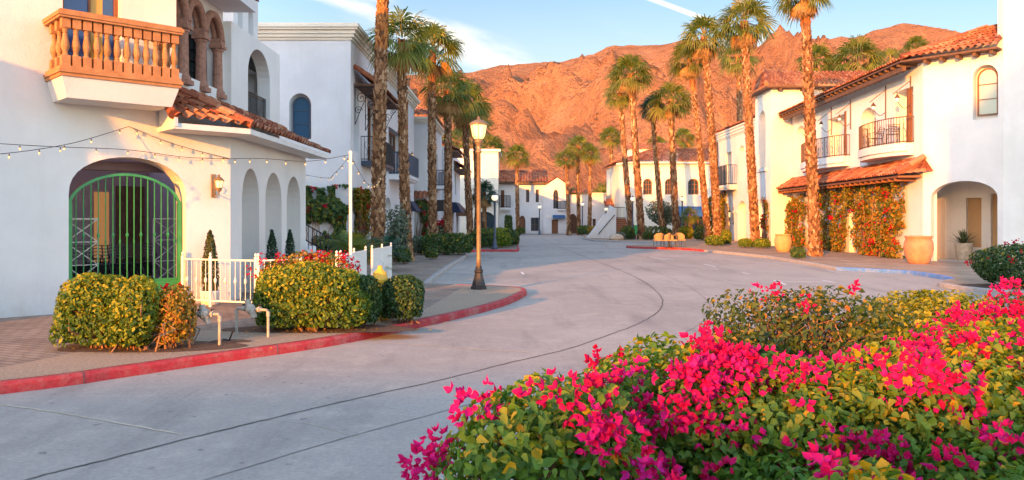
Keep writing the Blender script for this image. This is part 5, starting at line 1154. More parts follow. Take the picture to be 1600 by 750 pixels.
# street lamps
def big_lamp(label, x, y, H, k=1.0):
    r = thing('street_lamp', label, 'street lamp', (x, y, 0)); c = (x, y, 0)
    part(r, 'base', M['iron'], lambda b: (b.lathe(c, [(.205 * k, 0), (.205 * k, .07), (.175 * k, .09), (.17 * k, .14), (.12 * k, .30), (.10 * k, .40), (.115 * k, .43), (.115 * k, .47), (.085 * k, .50), (.08 * k, .56)], 8, ph=.39)))
    part(r, 'pole', M['bronze'], lambda b: b.lathe(c, [(.058 * k, .55), (.056 * k, .75), (.048 * k, H - .82), (.075 * k, H - .80), (.075 * k, H - .76), (.055 * k, H - .74), (.06 * k, H - .62), (.10 * k, H - .56), (.12 * k, H - .53), (.10 * k, H - .51), (.09 * k, H - .47)], 16), True)
    g_ = part(r, 'lantern', M['lampglass'], lambda b: b.lathe(c, [(.105 * k, H - .47), (.15 * k, H - .40), (.195 * k, H - .16), (.19 * k, H - .12)], 8))
    part(g_, 'cap', M['bronze'], lambda b: b.lathe(c, [(.235 * k, H - .13), (.24 * k, H - .10), (.19 * k, H - .06), (.10 * k, H - .01), (.05 * k, H + .005), (.03 * k, H + .03), (.035 * k, H + .05), (.006, H + .09)], 16))
    part(g_, 'cage', M['bronze'], lambda b: [b.tube([(x + .11 * k * math.cos(a), y + .11 * k * math.sin(a), H - .47), (x + .157 * k * math.cos(a), y + .157 * k * math.sin(a), H - .40), (x + .203 * k * math.cos(a), y + .203 * k * math.sin(a), H - .13)], .008, 4) for a in [j * math.pi / 4 for j in range(8)]])
    return r
big_lamp('tall bronze street lamp with a lit lantern standing on the paved kerb corner', -.817, 19.64, 4.16)
def globe_lamp(label, px, Y, H, m='navy_iron'):
    x = X_(px, Y); r = thing('globe_lamp', label, 'street lamp', (x, Y, 0), 'globe street lamps further down the street'); c = (x, Y, 0)
    part(r, 'pole', M[m], lambda b: b.lathe(c, [(.20, 0), (.20, .08), (.13, .14), (.10, .45), (.065, .5), (.055, H - .55), (.09, H - .5), (.06, H - .46), (.10, H - .40)], 12), True)
    part(r, 'globe', M['globe'], lambda b: b.ball((x, Y, H - .22), .19, 14, 8), True)
    part(r, 'cap', M[m], lambda b: b.lathe(c, [(.15, H - .10), (.10, H - .04), (.02, H + .02), (.012, H + .1)], 10))
for a in (('dark post lamp with a pale globe among the shrubs of the red kerbed island', 773, 44.6, 3.1), ('dark post lamp with a lit globe against the far building front', 843, 83, 3.1), ('dark post lamp with a lit globe before the low flat topped building', 910, 84, 3.4), ('dark post lamp with a globe to the right of the brick steps', 988.5, 65, 3.5), ('dark post lamp with a globe in front of the arched window building', 1066, 69, 3.6), ('small distant post lamp by the tiled kiosk', 947, 85.5, 2.9)): globe_lamp(*a)

# white patio fence
def finial_post(b, x, y, h=.975, r=.024): b.obox((x, y), (1, 0), (0, 1), r, r, 0, h); b.lathe((x, y, h), [(r * 1.3, 0), (r * 1.3, .02), (.012, .03), (.03, .055), (.024, .08), (.004, .10)], 8)
def picket_fence(label, pts):
    r = thing('picket_fence', label, 'fence', (*pts[0], 0))
    for i, p in enumerate(pts): part(r, 'post', M['white'], lambda b: finial_post(b, *p))
    def f(b):
        for (x0, y0), (x1, y1) in zip(pts, pts[1:]):
            for z in (.12, .93): b.tube([(x0, y0, z), (x1, y1, z)], .022, 4, math.pi / 4)
            n = int(math.hypot(x1 - x0, y1 - y0) / .115)
            for k in range(1, n):
                x, y = x0 + (x1 - x0) * k / n, y0 + (y1 - y0) * k / n; b.tube([(x, y, .12), (x, y, .93)], .0075, 5)
                if k % 2: b.lathe((x, y, .52), [(.010, -.06), (.026, -.03), (.030, 0), (.026, .03), (.010, .06)], 6)
    part(r, 'pickets', M['white'], f)
wp = FW.p(7.98, 0, .05)
picket_fence('white metal picket fence between the archway and the long clipped hedge', [(wp.x, wp.y), (-5.95, 15.78), (-4.95, 15.45)])
picket_fence('white metal picket fence showing behind the red bougainvillea', [(-4.9, 15.45), (-4.2, 15.9), (-3.66, 16.7)])
def mesh_fence(label, a, b_):
    r = thing('panel_fence', label, 'fence', (*a, 0)); n = 2
    P = [(a[0] + (b_[0] - a[0]) * k / n, a[1] + (b_[1] - a[1]) * k / n) for k in range(n + 1)]
    for p in P: part(r, 'post', M['white'], lambda b: finial_post(b, *p))
    u = Vector((b_[0] - a[0], b_[1] - a[1])).normalized()
    part(r, 'sheet', M['white_mesh'], lambda b: b.obox(((a[0] + b_[0]) / 2, (a[1] + b_[1]) / 2), u, (-u.y, u.x), math.hypot(b_[0] - a[0], b_[1] - a[1]) / 2, .008, .12, .95))
    part(r, 'rail', M['white'], lambda b: [b.tube([(*a, z), (*b_, z)], .024, 4, math.pi / 4) for z in (.12, .52, .96)])
mesh_fence('white perforated fence panel left of the fence gap by the light pole', (-3.62, 16.9), (-3.55, 19.4))
mesh_fence('white perforated fence panel right of the fence gap near the yellow hydrant', (-3.5, 20.0), (-3.36, 22.2))
pl = thing('light_pole', 'slim white pole holding up the string lights behind the fence', 'pole', (-3.53, 17.5, 0))
part(pl, 'pole', M['white'], lambda b: (b.tube([(-3.53, 17.5, 0), (-3.53, 17.5, 3.16)], .034, 10), b.ball((-3.53, 17.5, 3.18), .045, 8, 5)))
# string lights
def string(label, P, bulbs, sag=.0):
    L = catmull(P, 8); r = thing('string_lights', label, 'string lights', L[0], 'bulb strings over the patio')
    part(r, 'cable', M['wire'], lambda b: b.tube(L, .006, 4))
    for k in range(bulbs):
        i = (k + .5) / bulbs * (len(L) - 1); p = L[int(i)].lerp(L[min(int(i) + 1, len(L) - 1)], i % 1)
        bb = part(r, 'bulb', M['bulb'], lambda b: b.lathe(p, [(.005, -.092), (.014, -.082), (.017, -.068), (.011, -.05)], 8))
        part(bb, 'socket', M['wire'], lambda b: b.lathe(p, [(.012, -.05), (.012, -.022), (.005, -.016), (.004, 0)], 6))
hk = FW.p(6.95, 3.52, .04); crn = FW.p(8.97, 3.0, .05)
string('string of bulbs sagging from the left edge up to the hook over the arch', [at(-60, 246, 12.4), at(40, 236, 13.2), at(120, 222, 14.3), hk], 6)
string('thin string of bulbs from the arch hook down to the corner of the building', [hk, FW.p(7.6, 3.28, .10), FW.p(8.3, 3.12, .08), crn], 5)
string('long string of bulbs crossing the wall just above the arch', [at(-60, 221, 12.6), at(80, 229, 14.0), FW.p(6.9, 3.06, .14), FW.p(8.0, 2.98, .10), crn], 9)
string('string of bulbs from the building corner to the white pole', [crn, (-5.3, 17.1, 3.02), (-4.4, 17.3, 2.98), (-3.53, 17.5, 3.14)], 7)
string('string of bulbs draped from the white pole to the nearest palm', [(-3.53, 17.5, 3.1), (-4.0, 22, 2.72), (-4.6, 27, 2.9), (-4.85, 29.7, 3.3)], 9)
string('string of bulbs along the cornice building above the vine', [(-3.53, 17.5, 3.12), (-5.0, 22.5, 3.0), (-6.3, 27, 3.1), (-8.5, 30.9, 3.5)], 9)
# hydrant and pipework
hy = thing('fire_hydrant', 'yellow fire hydrant half hidden between the two dark round shrubs', 'fire hydrant', (-2.27, 13.75, 0)); c = (-2.27, 13.75, 0)
part(hy, 'body', M['hydrant'], lambda b: b.lathe(c, [(.16, 0), (.16, .05), (.11, .06), (.10, .55), (.13, .57), (.13, .62), (.11, .64)], 14), True)
part(hy, 'bonnet', M['hydrant'], lambda b: b.lathe(c, [(.15, .64), (.15, .70), (.13, .74), (.11, .82), (.05, .87), (.035, .93), (.01, .94)], 14))
for dx, dy in ((.19, -.05), (-.19, .05), (.02, -.2)): part(hy, 'outlet', M['hydrant'], lambda b: b.tube([(c[0], c[1], .5), (c[0] + dx, c[1] + dy, .5)], [.07, .075], 10))
def backflow(label, x0, y0, x1, y1, h):
    r = thing('backflow_pipe', label, 'pipe', (x0, y0, 0)); u = Vector((x1 - x0, y1 - y0, 0))
    q = lambda t, z: (x0 + u.x * t, y0 + u.y * t, z)
    part(r, 'pipe', M['pipe'], lambda b: (b.tube([q(0, -.02), q(0, h - .05), q(.04, h), q(.96, h), q(1, h - .05), q(1, -.02)], .020, 10), b.tube([q(0, h - .09), q(0, h - .02)], .027, 10), b.tube([q(1, h - .09), q(1, h - .02)], .027, 10)))
    part(r, 'valve', M['pipe'], lambda b: (b.ball(q(.45, h), .075, 10, 6, 1.1), b.tube([q(.42, h), q(.35, h + .13)], .045, 8), b.tube([q(.5, h), q(.56, h - .13)], .05, 8), b.tube([q(.22, h), q(.3, h)], .045, 8), b.tube([q(.7, h), q(.76, h)], .045, 8)))
    part(r, 'handle', M['iron'], lambda b: (b.tube([q(.2, h + .05), q(.32, h + .07)], .012, 6), b.tube([q(.7, h), q(.7, h + .07), q(.8, h + .07)], .011, 6)))
backflow('weathered backflow pipe beside the rust coloured bush', -4.42, 11.05, -4.02, 11.0, .43)
backflow('weathered backflow pipe in front of the long clipped hedge', -4.15, 12.05, -3.58, 11.75, .40)
st = thing('sprinkler_stake', 'short black irrigation stake in a small dirt patch by the pipes', 'stake', (-4.0, 11.35, 0)); part(st, 'stake', M['iron'], lambda b: (b.tube([(-4.02, 11.35, 0), (-3.95, 11.33, .16)], .012, 5), b.tube([(-4.02, 11.35, .02), (-4.1, 11.34, .04)], .01, 4)))
# pots
def pot(label, x, y, prof, m, name='clay_pot'):
    r = thing(name, label, 'plant pot', (x, y, 0))
    part(r, 'pot', m, lambda b: b.lathe((x, y, 0), prof, 28, True), True); return r
def urn(r, h): return [(r * .62, 0), (r * .70, .03 * h), (r * .90, .28 * h), (r, .55 * h), (r * .97, .74 * h), (r * .84, .90 * h), (r * .88, .93 * h), (r * .95, .95 * h), (r * .93, h), (r * .80, h), (r * .78, .88 * h)]
pot('large terracotta urn at the corner of the arched passage', 15.6, 30.7, urn(.53, 1.06), M['terracotta'])
pot('ochre clay urn by the vine covered wall further down the street', 13.9, 41.0, urn(.44, .92), M['ochre_pot'])
ax_, ay_ = 18.55, 32.85
ap = pot('ribbed beige pot holding a spiky agave inside the arched passage', ax_, ay_, [(.22, 0), (.25, .03), (.30, .3), (.34, .6), (.35, .72), (.30, .72), (.28, .65)], M['beige_pot'], 'agave_pot')
ag = thing('agave_plant', 'spiky green agave growing in the ribbed beige pot', 'plant', (ax_, ay_, .68))
def blades(name, c, n, L, w, m, parent, seed, el0=15, el1=85, curve=.15):
    rr = random.Random(seed); b = MB()
    for i in range(n):
        a = i * 2.4 + rr.gauss(0, .15); e = math.radians(el0 + (el1 - el0) * (i + .5) / n); l = L * rr.uniform(.75, 1.1); d = Vector((math.cos(a) * math.cos(e), math.sin(a) * math.cos(e), math.sin(e))); s = Vector((-math.sin(a), math.cos(a), 0)); u = s.cross(d); c_ = Vector(c); b.cr = rr.random()
        V = []
        for t_, ww in ((0, .6), (.3, 1), (.65, .7), (1, .03)):
            p_ = c_ + d * l * t_ - Vector((0, 0, 1)) * curve * l * t_ * t_; V += [p_ + s * w * ww, p_ - u * w * .35 * ww, p_ - s * w * ww]
        b.add(V, [(k * 3 + j, k * 3 + j + 1, k * 3 + j + 4, k * 3 + j + 3) for k in range(3) for j in range(2)])
    return b.build(name, m, parent)
blades('leaf_rosette', (ax_, ay_, .68), 34, .8, .04, M['agave'], ag, 3)

# ================================================================ palms
pal = [
 ('tall shaggy palm nearest the cornice building, its crown above the picture', 590, 30, 602, -110, .30, 1.7, 0, 4.5),
 ('palm with a drooping crown just right of the tallest shaggy trunk', 637, 32, 628, 62, .24, 1.5, 1, 1.4),
 ('slim palm with an orange topped trunk third in the left row', 677, 40, 676, 78, .25, 1.65, 2, 2.2),
 ('palm fourth in the left row with a low hanging crown', 699, 44, 699, 142, .26, 1.55, 3, 1.0),
 ('palm fifth in the left row rising left of the bronze street lamp', 736, 50, 726, 160, .25, 1.75, 4, 1.6),
 ('palm sixth in the left row partly behind the bronze lamp post', 747, 56, 741, 186, .25, 1.5, 1, 1.0),
 ('lone palm standing before the far tiled building', 809.5, 84.5, 808, 243, .25, 1.5, 2, .8),
 ('thin palm left of three before the low flat topped building', 889, 84, 884, 248, .24, 1.3, 0, .8),
 ('thin palm in the middle of three before the low flat topped building', 905, 86, 903, 228, .24, 1.45, 2, .8),
 ('thin palm right of three before the low flat topped building', 921, 84, 922, 240, .24, 1.3, 3, .8),
 ('palm seen above the stair wall with a compact crown', 957, 99, 954, 214, .32, 1.6, 2, .8),
 ('leftmost tall palm beside the brick steps', 987, 66, 969, 146, .28, 1.5, 1, 1.2),
 ('thick tall palm just right of the brick steps', 1003, 65, 985, 116, .34, 1.95, 2, 1.6),
 ('palm with a dark bluish crown before the arched windows', 1036, 70, 1019, 168, .28, 1.35, 3, 1.0),
 ('palm with a wide crown before the middle arched window', 1057, 67.5, 1048, 158, .33, 2.0, 0, 1.4),
 ('slim tall palm left of the parapet building', 1106, 60, 1078, 92, .28, 1.7, 3, 2.4),
 ('thick tall palm hard against the corner of the parapet building', 1122, 57, 1100, 58, .34, 1.9, 4, 1.6),
 ('palm rising behind the parapet building', 1157, 73, 1153, 88, .32, 2.0, 1, 1.0),
 ('very tall palm in front of the parapet building reaching the top of the picture', 1181, 48, 1163, 34, .31, 1.75, 4, 1.6),
 ('tall palm in front of the curved balconies, crown cut by the top of the picture', 1273, 36.5, 1257, -12, .29, 1.35, 3, 1.5)]
PV = {}
for lb, bx, Y, tx, ty, r0, cr, k, tr_ in pal:
    b_ = (X_(bx, Y), Y, 0); t_ = (X_(tx, Y), Y, Zy(ty, Y))
    palm(lb, b_, t_, r0, cr, k, tr_, M['palm_dark'] if 'bluish' in lb else None, 'fan palms along the street', Y < 62)
bgp = [('distant palm crown over the left roofs, behind the row', 713, 97, 222, 2.2, 0), ('distant palm crown behind the bronze lamp head', 764, 96, 232, 2.2, 2),
 ('distant palm crown over the roof of the arched window building, left one', 1027, 112, 226, 1.7, 1), ('distant palm crown over the roof of the arched window building, right one', 1066, 108, 216, 1.8, 2),
 ('bushy palm behind the balcony building, left of three', 1275, 75, 96, 2.0, 2), ('large bushy palm behind the balcony building, middle of three', 1338, 72, 92, 2.5, 0), ('bushy palm behind the balcony building, right of three', 1392, 74, 98, 1.8, 1), ('small palm tip over the tiled corner eave', 1432, 76, 72, 1.2, 2),
 ('low palm behind the far low building, left one', 940, 112, 316, 2.6, 3), ('low golden palm left of the arched window building', 962, 118, 300, 3.2, 0), ('low palm behind the coping of the far low building', 915, 115, 322, 2.4, 1), ('distant low palm right of the gable', 895, 118, 312, 2.2, 2)]
for lb, px, Y, ty, cr, k in bgp:
    palm(lb, (X_(px, Y), Y, 0), (X_(px, Y), Y, Zy(ty, Y)), .3, cr, k, 1.0, None, 'palms behind the roofs', False, boots=False)
b_ = palm('short young palm with sparse grey fronds near the lamp post', (X_(757, 60), 60, 0), (X_(756, 60), 60, Zy(302, 60)), .2, 1.2, 3, .5, M['palm_dark'], 'fan palms along the street', False)
palm('short palm in the planting before the blue awning', (X_(1078, 66), 66, 0), (X_(1078, 66), 66, 2.0), .16, .85, 1, .5, None, 'fan palms along the street', False)

# ================================================================ shrubs
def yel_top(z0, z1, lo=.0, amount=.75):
    """yellower leaves towards the top: part leaf colour, part sunlight put into the colour"""
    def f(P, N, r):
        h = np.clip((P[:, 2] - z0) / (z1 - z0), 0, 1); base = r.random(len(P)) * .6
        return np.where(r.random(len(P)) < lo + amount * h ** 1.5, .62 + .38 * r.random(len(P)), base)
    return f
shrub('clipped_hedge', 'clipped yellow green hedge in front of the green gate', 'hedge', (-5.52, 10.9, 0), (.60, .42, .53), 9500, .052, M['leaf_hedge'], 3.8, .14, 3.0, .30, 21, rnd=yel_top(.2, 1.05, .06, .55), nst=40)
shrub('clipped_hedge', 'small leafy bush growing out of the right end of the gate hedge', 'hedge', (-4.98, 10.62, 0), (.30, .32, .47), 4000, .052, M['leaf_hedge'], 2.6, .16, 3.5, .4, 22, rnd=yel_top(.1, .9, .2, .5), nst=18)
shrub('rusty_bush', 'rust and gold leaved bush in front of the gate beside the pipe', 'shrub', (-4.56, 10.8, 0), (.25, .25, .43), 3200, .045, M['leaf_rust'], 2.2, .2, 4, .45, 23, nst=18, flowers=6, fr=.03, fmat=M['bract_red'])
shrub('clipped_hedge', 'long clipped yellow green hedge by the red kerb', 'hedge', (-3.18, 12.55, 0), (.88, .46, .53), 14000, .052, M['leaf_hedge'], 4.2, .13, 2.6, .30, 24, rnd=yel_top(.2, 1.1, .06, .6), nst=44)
shrub('round_shrub', 'dark glossy round shrub touching the right end of the long hedge', 'shrub', (-2.42, 12.85, 0), (.33, .34, .42), 4200, .052, M['leaf_dark'], 2.6, .10, 3, .35, 25, rnd=yel_top(.4, 1.0, .02, .25), nst=14)
shrub('round_shrub', 'dark glossy round shrub alone right of the yellow hydrant', 'shrub', (-1.85, 13.5, 0), (.35, .35, .40), 4400, .052, M['leaf_dark'], 2.8, .10, 3, .35, 26, rnd=yel_top(.4, .95, .03, .35), nst=14)
shrub('bougainvillea_shrub', 'red flowering bougainvillea behind the long clipped hedge', 'shrub', (-3.62, 14.3, 0), (.92, .40, .58), 4200, .06, M['leaf_ivy'], 2.4, .2, 2.5, .4, 27, flowers=60, fr=.085, fmat=M['bract_red'], nst=16, ftop=.9)
def cone_tree(label, x, y, z0, z1, r, m, n, seed, potm=None, name='cypress_tree'):
    root = thing(name, label, 'conifer', (x, y, 0)); rr = np.random.default_rng(seed)
    t_ = rr.random(n); a = rr.random(n) * 6.283; prof = np.interp(t_, [0, .12, .45, .8, 1], [.7, 1, .88, .5, .06]); rad = r * prof * (1 - .3 * rr.random(n) ** 2) * (1 + .12 * np.sin(a * 5 + t_ * 19))
    P = np.stack([x + rad * np.cos(a), y + rad * np.sin(a), z0 + (z1 - z0) * t_], -1); N = np.stack([np.cos(a), np.sin(a), .6 + 0 * a], -1)
    leaves('foliage', P, N, .05, m, root, .4, seed=seed, droop=-.2)
    part(root, 'trunk', M['stem'], lambda b: b.tube([(x, y, 0 if potm is None else .15), (x, y, z1 * .9)], [.03, .008], 6))
    return root
q = FW.p(FW.s_at(315), 0, .42)
cone_tree('potted cypress by the wall lantern', q.x, q.y, .26, 1.50, .165, M['needle'], 3800, 31, True)
pot('round white pot under the slim cypress', q.x, q.y, [(.15, 0), (.17, .02), (.20, .26), (.205, .29), (.18, .29), (.17, .24)], M['white'], 'white_pot')
cone_tree('dark clipped cypress in front of the second arcade arch', -5.55, 18.5, .1, 1.47, .17, M['needle_dark'], 3000, 32)
cone_tree('dark clipped cypress in front of the third arcade arch', -5.55, 20.0, .1, 1.46, .16, M['needle_dark'], 3000, 33)
# stair with railing and vine between the corner building and the cornice building
sr = thing('side_staircase', 'stair with a black iron railing rising left between the two white buildings', 'staircase', (-5.2, 25.5, 0))
part(sr, 'step', M['stucco'], lambda b: [b.box(-5.3 - (i + 1) * .30, 25.0, 0 if i == 0 else .165 * i - .02, -5.3 - i * .30 if i == 0 else -5.3 - i * .30, 26.6, .165 * (i + 1)) for i in range(14)])
def f(b):
    for k in (0.35, 1.0): b.tube([(-5.1, 24.95, .75 * k + .05), (-9.4, 24.95, 2.45 + .75 * k)], .02, 5)
    for i in range(34):
        x = -5.1 - i * .125; z = .05 + (5.1 - 5.1 + i * .125) * .558; b.tube([(x, 24.95, z), (x, 24.95, z + .75)], .011, 4)
        if i % 2: b.lathe((x, 24.95, z + .4), [(.01, -.08), (.04, 0), (.01, .08)], 6)
part(sr, 'railing', M['iron'], f)
def vine(label, F, s0, s1, z0, z1, out, n, size, m, fm, nf, seed, holes=(), ragged=.25, group=None, fr=.09, top=None):
    root = thing('climbing_vine', label, 'vine', F.p((s0 + s1) / 2, 0, 0), group); r = np.random.default_rng(seed)
    s = s0 + (s1 - s0) * r.random(n * 2); z = z0 + (z1 - z0) * r.random(n * 2); ed = np.stack([s * 1.0, z, 0 * s], -1)
    L = lump(ed, .5, 2.2, seed); dist = np.minimum.reduce([(s - s0), (s1 - s), (z1 - z) * 1.0]) + L * ragged
    gap = lump(ed, 1, 2.4, seed + 40) + lump(ed, .35, 7.0, seed + 80); ok = (dist > .08) & (gap > -.36)
    for h0, h1, hz in holes: ok &= ~((s > h0) & (s < h1) & (z < hz - 1.2 * ((s - (h0 + h1) / 2) / (h1 - h0)) ** 2 * 2))
    s, z, L, gap = s[ok][:n], z[ok][:n], L[ok][:n], gap[ok][:n]; o = out * (.55 + .5 * np.clip(gap, -1, 1)) * r.random(len(s)) ** .5 + .03
    P0 = np.array(F.P); u = np.array(F.u); nn = np.array(F.n); P = P0 + s[:, None] * u + o[:, None] * nn; P[:, 2] = z
    N = np.tile(nn, (len(P), 1)) + np.array([0, 0, .35])
    leaves('foliage', P, N, size, m, root, .7, seed=seed)
    T = [P[i] for i in r.integers(0, len(P), 26)]; b0 = F.p((s0 + s1) / 2, 0, .12)
    b = MB(); rr = random.Random(seed)
    for t_ in T:
        t_ = Vector(t_); ft = t_.copy(); ft.z = 0; ft = ft.lerp(b0, .45); md = ft.lerp(t_, .5) + Vector((rr.gauss(0, .1), rr.gauss(0, .1), 0)); b.cr = rr.random(); b.tube([ft, md, t_], [.022, .016, .006], 5, cap=False)
    b.build('stem', M['stem'], root)
    if nf:
        C = P[r.integers(0, len(P), nf)] + nn * .06; bracts('blossoms', C, fr, 6, .075, fm, root, seed + 2)
    return root
vine('dense green vine on the front of the cornice building above the stair', FF, 12.6, 15.7, .4, 3.05, .55, 5200, .13, M['leaf_dark'], M['bract_red'], 14, 41)
vine('green vine wrapping round the corner of the cornice building', FS, .05, 2.4, .2, 2.95, .4, 3200, .13, M['leaf_ivy'], M['bract_red'], 8, 42)
F1b = Face((-14, 52), (-5.3, 52))
vine('red flowering vine under the tiled door awning beside the second palm', F1b, 6.4, 8.65, .1, 2.9, .4, 3600, .16, M['leaf_dark'], M['bract_red'], 34, 43)
a1, a2, b1, b2, c1, c2 = SR(1338), SR(1419), SR(1282), SR(1336), SR(1230), SR(1264)
vine('tall orange green vine with red flowers nearest the arched passage', FR, a1, a2, .05, 3.35, .75, 6400, .13, M['leaf_ivy'], M['bract_red'], 46, 44, [(SR(1327), SR(1345), 2.3)], .5)
vine('orange green vine with red flowers between the two dark wall openings', FR, b1, b2, .05, 3.3, .7, 4300, .13, M['leaf_ivy'], M['bract_red'], 30, 45, [(SR(1327), SR(1345), 2.3), (SR(1266), SR(1284), 2.2)], .55)
vine('loose golden vine on the wall left of the tall balcony palm', FR, c1, c2, .05, 3.2, .6, 3600, .14, M['leaf_ivy'], M['bract_red'], 16, 46, (), .7)
vine('thin red flowering vine on the bay corner by the wall arch', F6, 2.5, 3.3, .3, 3.0, .4, 700, .13, M['leaf_ivy'], M['bract_red'], 18, 47, (), .4)
vine('slender creeper on the arcade behind the thick palm', F7, SZ(1128), SZ(1136), .3, 4.2, .4, 900, .16, M['leaf_ivy'], M['bract_red'], 6, 48, (), .3)
# foliage plants behind the fence
def frond_plant(label, c, n, L, m, seed, name='sago_palm', el=(5, 75)):
    root = thing(name, label, 'plant', c); rr = random.Random(seed); b = MB(); V = []; 
    for i in range(n):
        a = i * 2.4 + rr.gauss(0, .2); e = math.radians(el[0] + (el[1] - el[0]) * (i + .5) / n); l = L * rr.uniform(.8, 1.15)
        d = Vector((math.cos(a) * math.cos(e), math.sin(a) * math.cos(e), math.sin(e))); s = Vector((-math.sin(a), math.cos(a), 0)); sp = [Vector(c) + Vector((0, 0, .15)) + d * l * t_ - Vector((0, 0, .42 * l * t_ * t_)) for t_ in [k / 12 for k in range(13)]]
        b.cr = rr.random() * .5
        for k in range(1, 13):
            w = .30 * L * math.sin(math.pi * (k + 1.2) / 14.5) ; t_ = (sp[k] - sp[k - 1]).normalized()
            for sg in (-1, 1):
                for h in (0, .5):
                    p0 = sp[k - 1].lerp(sp[k], h); tip = p0 + (s * sg * .85 + t_ * .55).normalized() * w - Vector((0, 0, w * .25)); b.cr = min(1, max(0, b.cr + rr.gauss(0, .05)))
                    b.add([p0 - t_ * .014, p0 + t_ * .014, tip], [(0, 1, 2)])
    b.build('fronds', m, root); part(root, 'stem', M['trunk'], lambda q_: q_.lathe(c, [(.10, -.05), (.12, .1), (.07, .22)], 8)); return root
frond_plant('yellow feathery cycad behind the red bougainvillea', (-4.2, 17.9, .25), 26, 1.05, M['leaf_lime'], 51)
frond_plant('green feathery palm plant left of the tall shaggy trunk', (-4.25, 21.5, .45), 24, 1.25, M['palm'], 52, 'feather_palm')
frond_plant('second green feathery plant close to the light pole', (-4.6, 23.5, .5), 24, 1.3, M['palm'], 53, 'feather_palm')
frond_plant('broad leaved green plant at the foot of the tall shaggy palm', (-4.2, 26.5, .4), 20, 1.1, M['palm_dark'], 54, 'feather_palm')
shrub('grey_shrub', 'loose grey green shrub between the two shaggy trunks', 'shrub', (-4.55, 31.5, 0), (.55, .5, 1.15), 1600, .12, M['sage'], 2.0, .3, 2.5, .7, 55, nst=12)
shrub('round_shrub', 'low dark bush at the foot of the second shaggy palm', 'shrub', (-4.15, 30.4, 0), (.32, .3, .36), 900, .09, M['leaf_dark'], 2.2, .2, 3, .5, 56, nst=6)
# hedges down the left side
shrub('clipped_hedge', 'boxy mixed hedge along the pavement behind the parking bay', 'hedge', (-3.05, 38.0, 0), (1.15, .8, .52), 4200, .105, M['leaf_dark'], 4.5, .08, 2, .3, 61, rnd=yel_top(.2, 1.0, .15, .4), nst=12)
shrub('grey_shrub', 'pale grey green shrub at the left end of the boxy hedge', 'shrub', (-4.45, 38.2, 0), (.42, .5, .5), 1300, .10, M['sage'], 2.4, .2, 2, .5, 62, nst=8)
shrub('round_shrub', 'tiny round bush at the front corner of the boxy hedge', 'shrub', (-3.35, 33.6, 0), (.29, .28, .25), 900, .075, M['leaf_dark'], 2.2, .15, 3, .4, 63, nst=6)
shrub('flowering_bush', 'bright red flowering bush by the honey timber doorway', 'shrub', (-4.55, 52.8, 0), (.5, .4, .8), 500, .13, M['leaf_dark'], 2, .2, 2, .5, 64, flowers=26, fr=.2, fmat=M['bract_red'], fsize=.11, nst=6, ftop=.4)
for i, (x, y, rx, rz, lb) in enumerate(((-1.75, 46.6, .8, .5, 'wide rounded shrub at the left end of the red kerbed island'), (-.72, 47.2, .62, .46, 'rounded shrub right of the globe lamp on the red kerbed island'), (-.05, 49.4, .5, .5, 'rounded shrub at the right end of the red kerbed island'), (-.9, 53, 1.1, .56, 'tall shrub at the back of the red kerbed island'), (-2.0, 52, .8, .6, 'dark shrub under the sixth palm on the red kerbed island'))):
    shrub('island_shrub', lb, 'shrub', (x, y, 0), (rx, .6, rz), 1900, .12, M['leaf_hedge'] if i % 2 else M['leaf_dark'], 3, .12, 2, .35, 70 + i, nst=6, rnd=yel_top(.2, 1.1, .15, .5), group='shrubs on the red kerbed island')
shrub('column_topiary', 'tall clipped green column beside the far arch', 'shrub', (X_(794.5, 86), 86, 0), (.42, .4, 1.05), 1400, .16, M['leaf_dark'], 5, .05, 2, .3, 81, nst=0)
shrub('round_shrub', 'small round bush at the foot of the lone far palm', 'shrub', (X_(813, 85), 84, 0), (.5, .45, .38), 600, .15, M['leaf_dark'], 2.3, .12, 2, .4, 82, nst=0)
# right-hand side planting
right_ = [('round bush at the foot of the tall balcony palm', 1247, 33.8, .30, .26, 'leaf_dark'), ('low round bush right of the very tall palm', 1191, 45.5, .46, .30, 'leaf_hedge'), ('low round bush left of the very tall palm', 1165, 46.5, .42, .28, 'leaf_hedge'), ('golden bush at the foot of the thick corner palm', 1118, 49.6, .62, .34, 'leaf_hedge'), ('rounded bush right of the thick corner palm', 1134, 51.5, .35, .5, 'leaf_hedge'),
 ('round green bush under the last arched window', 1096, 62, .55, .6, 'leaf_dark'), ('pale bush at the foot of the wide crowned palm', 1072, 66, .6, .55, 'leaf_lime'), ('long low hedge in front of the arched window building', 1024, 67.5, 1.5, .55, 'leaf_dark'), ('dark bush at the left foot of the thick palm', 1012, 62.8, .4, .35, 'leaf_dark'), ('spreading bush by the globe lamp at the brick steps', 980, 64, .55, .55, 'leaf_dark'), ('little bush by the boulder at the brick steps', 970, 63.6, .35, .3, 'sage'), ('small round bush beside the stair wing wall', 926, 78, .5, .5, 'leaf_rust'), ('low shrub under the three thin palms', 912, 83, .7, .5, 'leaf_dark')]
for i, (lb, px, Y, rx, rz, m) in enumerate(right_):
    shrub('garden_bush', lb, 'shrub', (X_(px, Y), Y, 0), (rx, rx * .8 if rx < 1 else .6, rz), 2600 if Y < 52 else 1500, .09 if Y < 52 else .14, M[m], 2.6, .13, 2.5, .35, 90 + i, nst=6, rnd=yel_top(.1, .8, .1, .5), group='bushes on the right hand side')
shrub('tall_hedge', 'tall clipped golden hedge behind the two right palms', 'hedge', (X_(1117, 62.5), 62.5, 0), (.75, .6, 1.75), 3600, .15, M['leaf_ivy'], 4, .1, 1.5, .3, 111, nst=6)
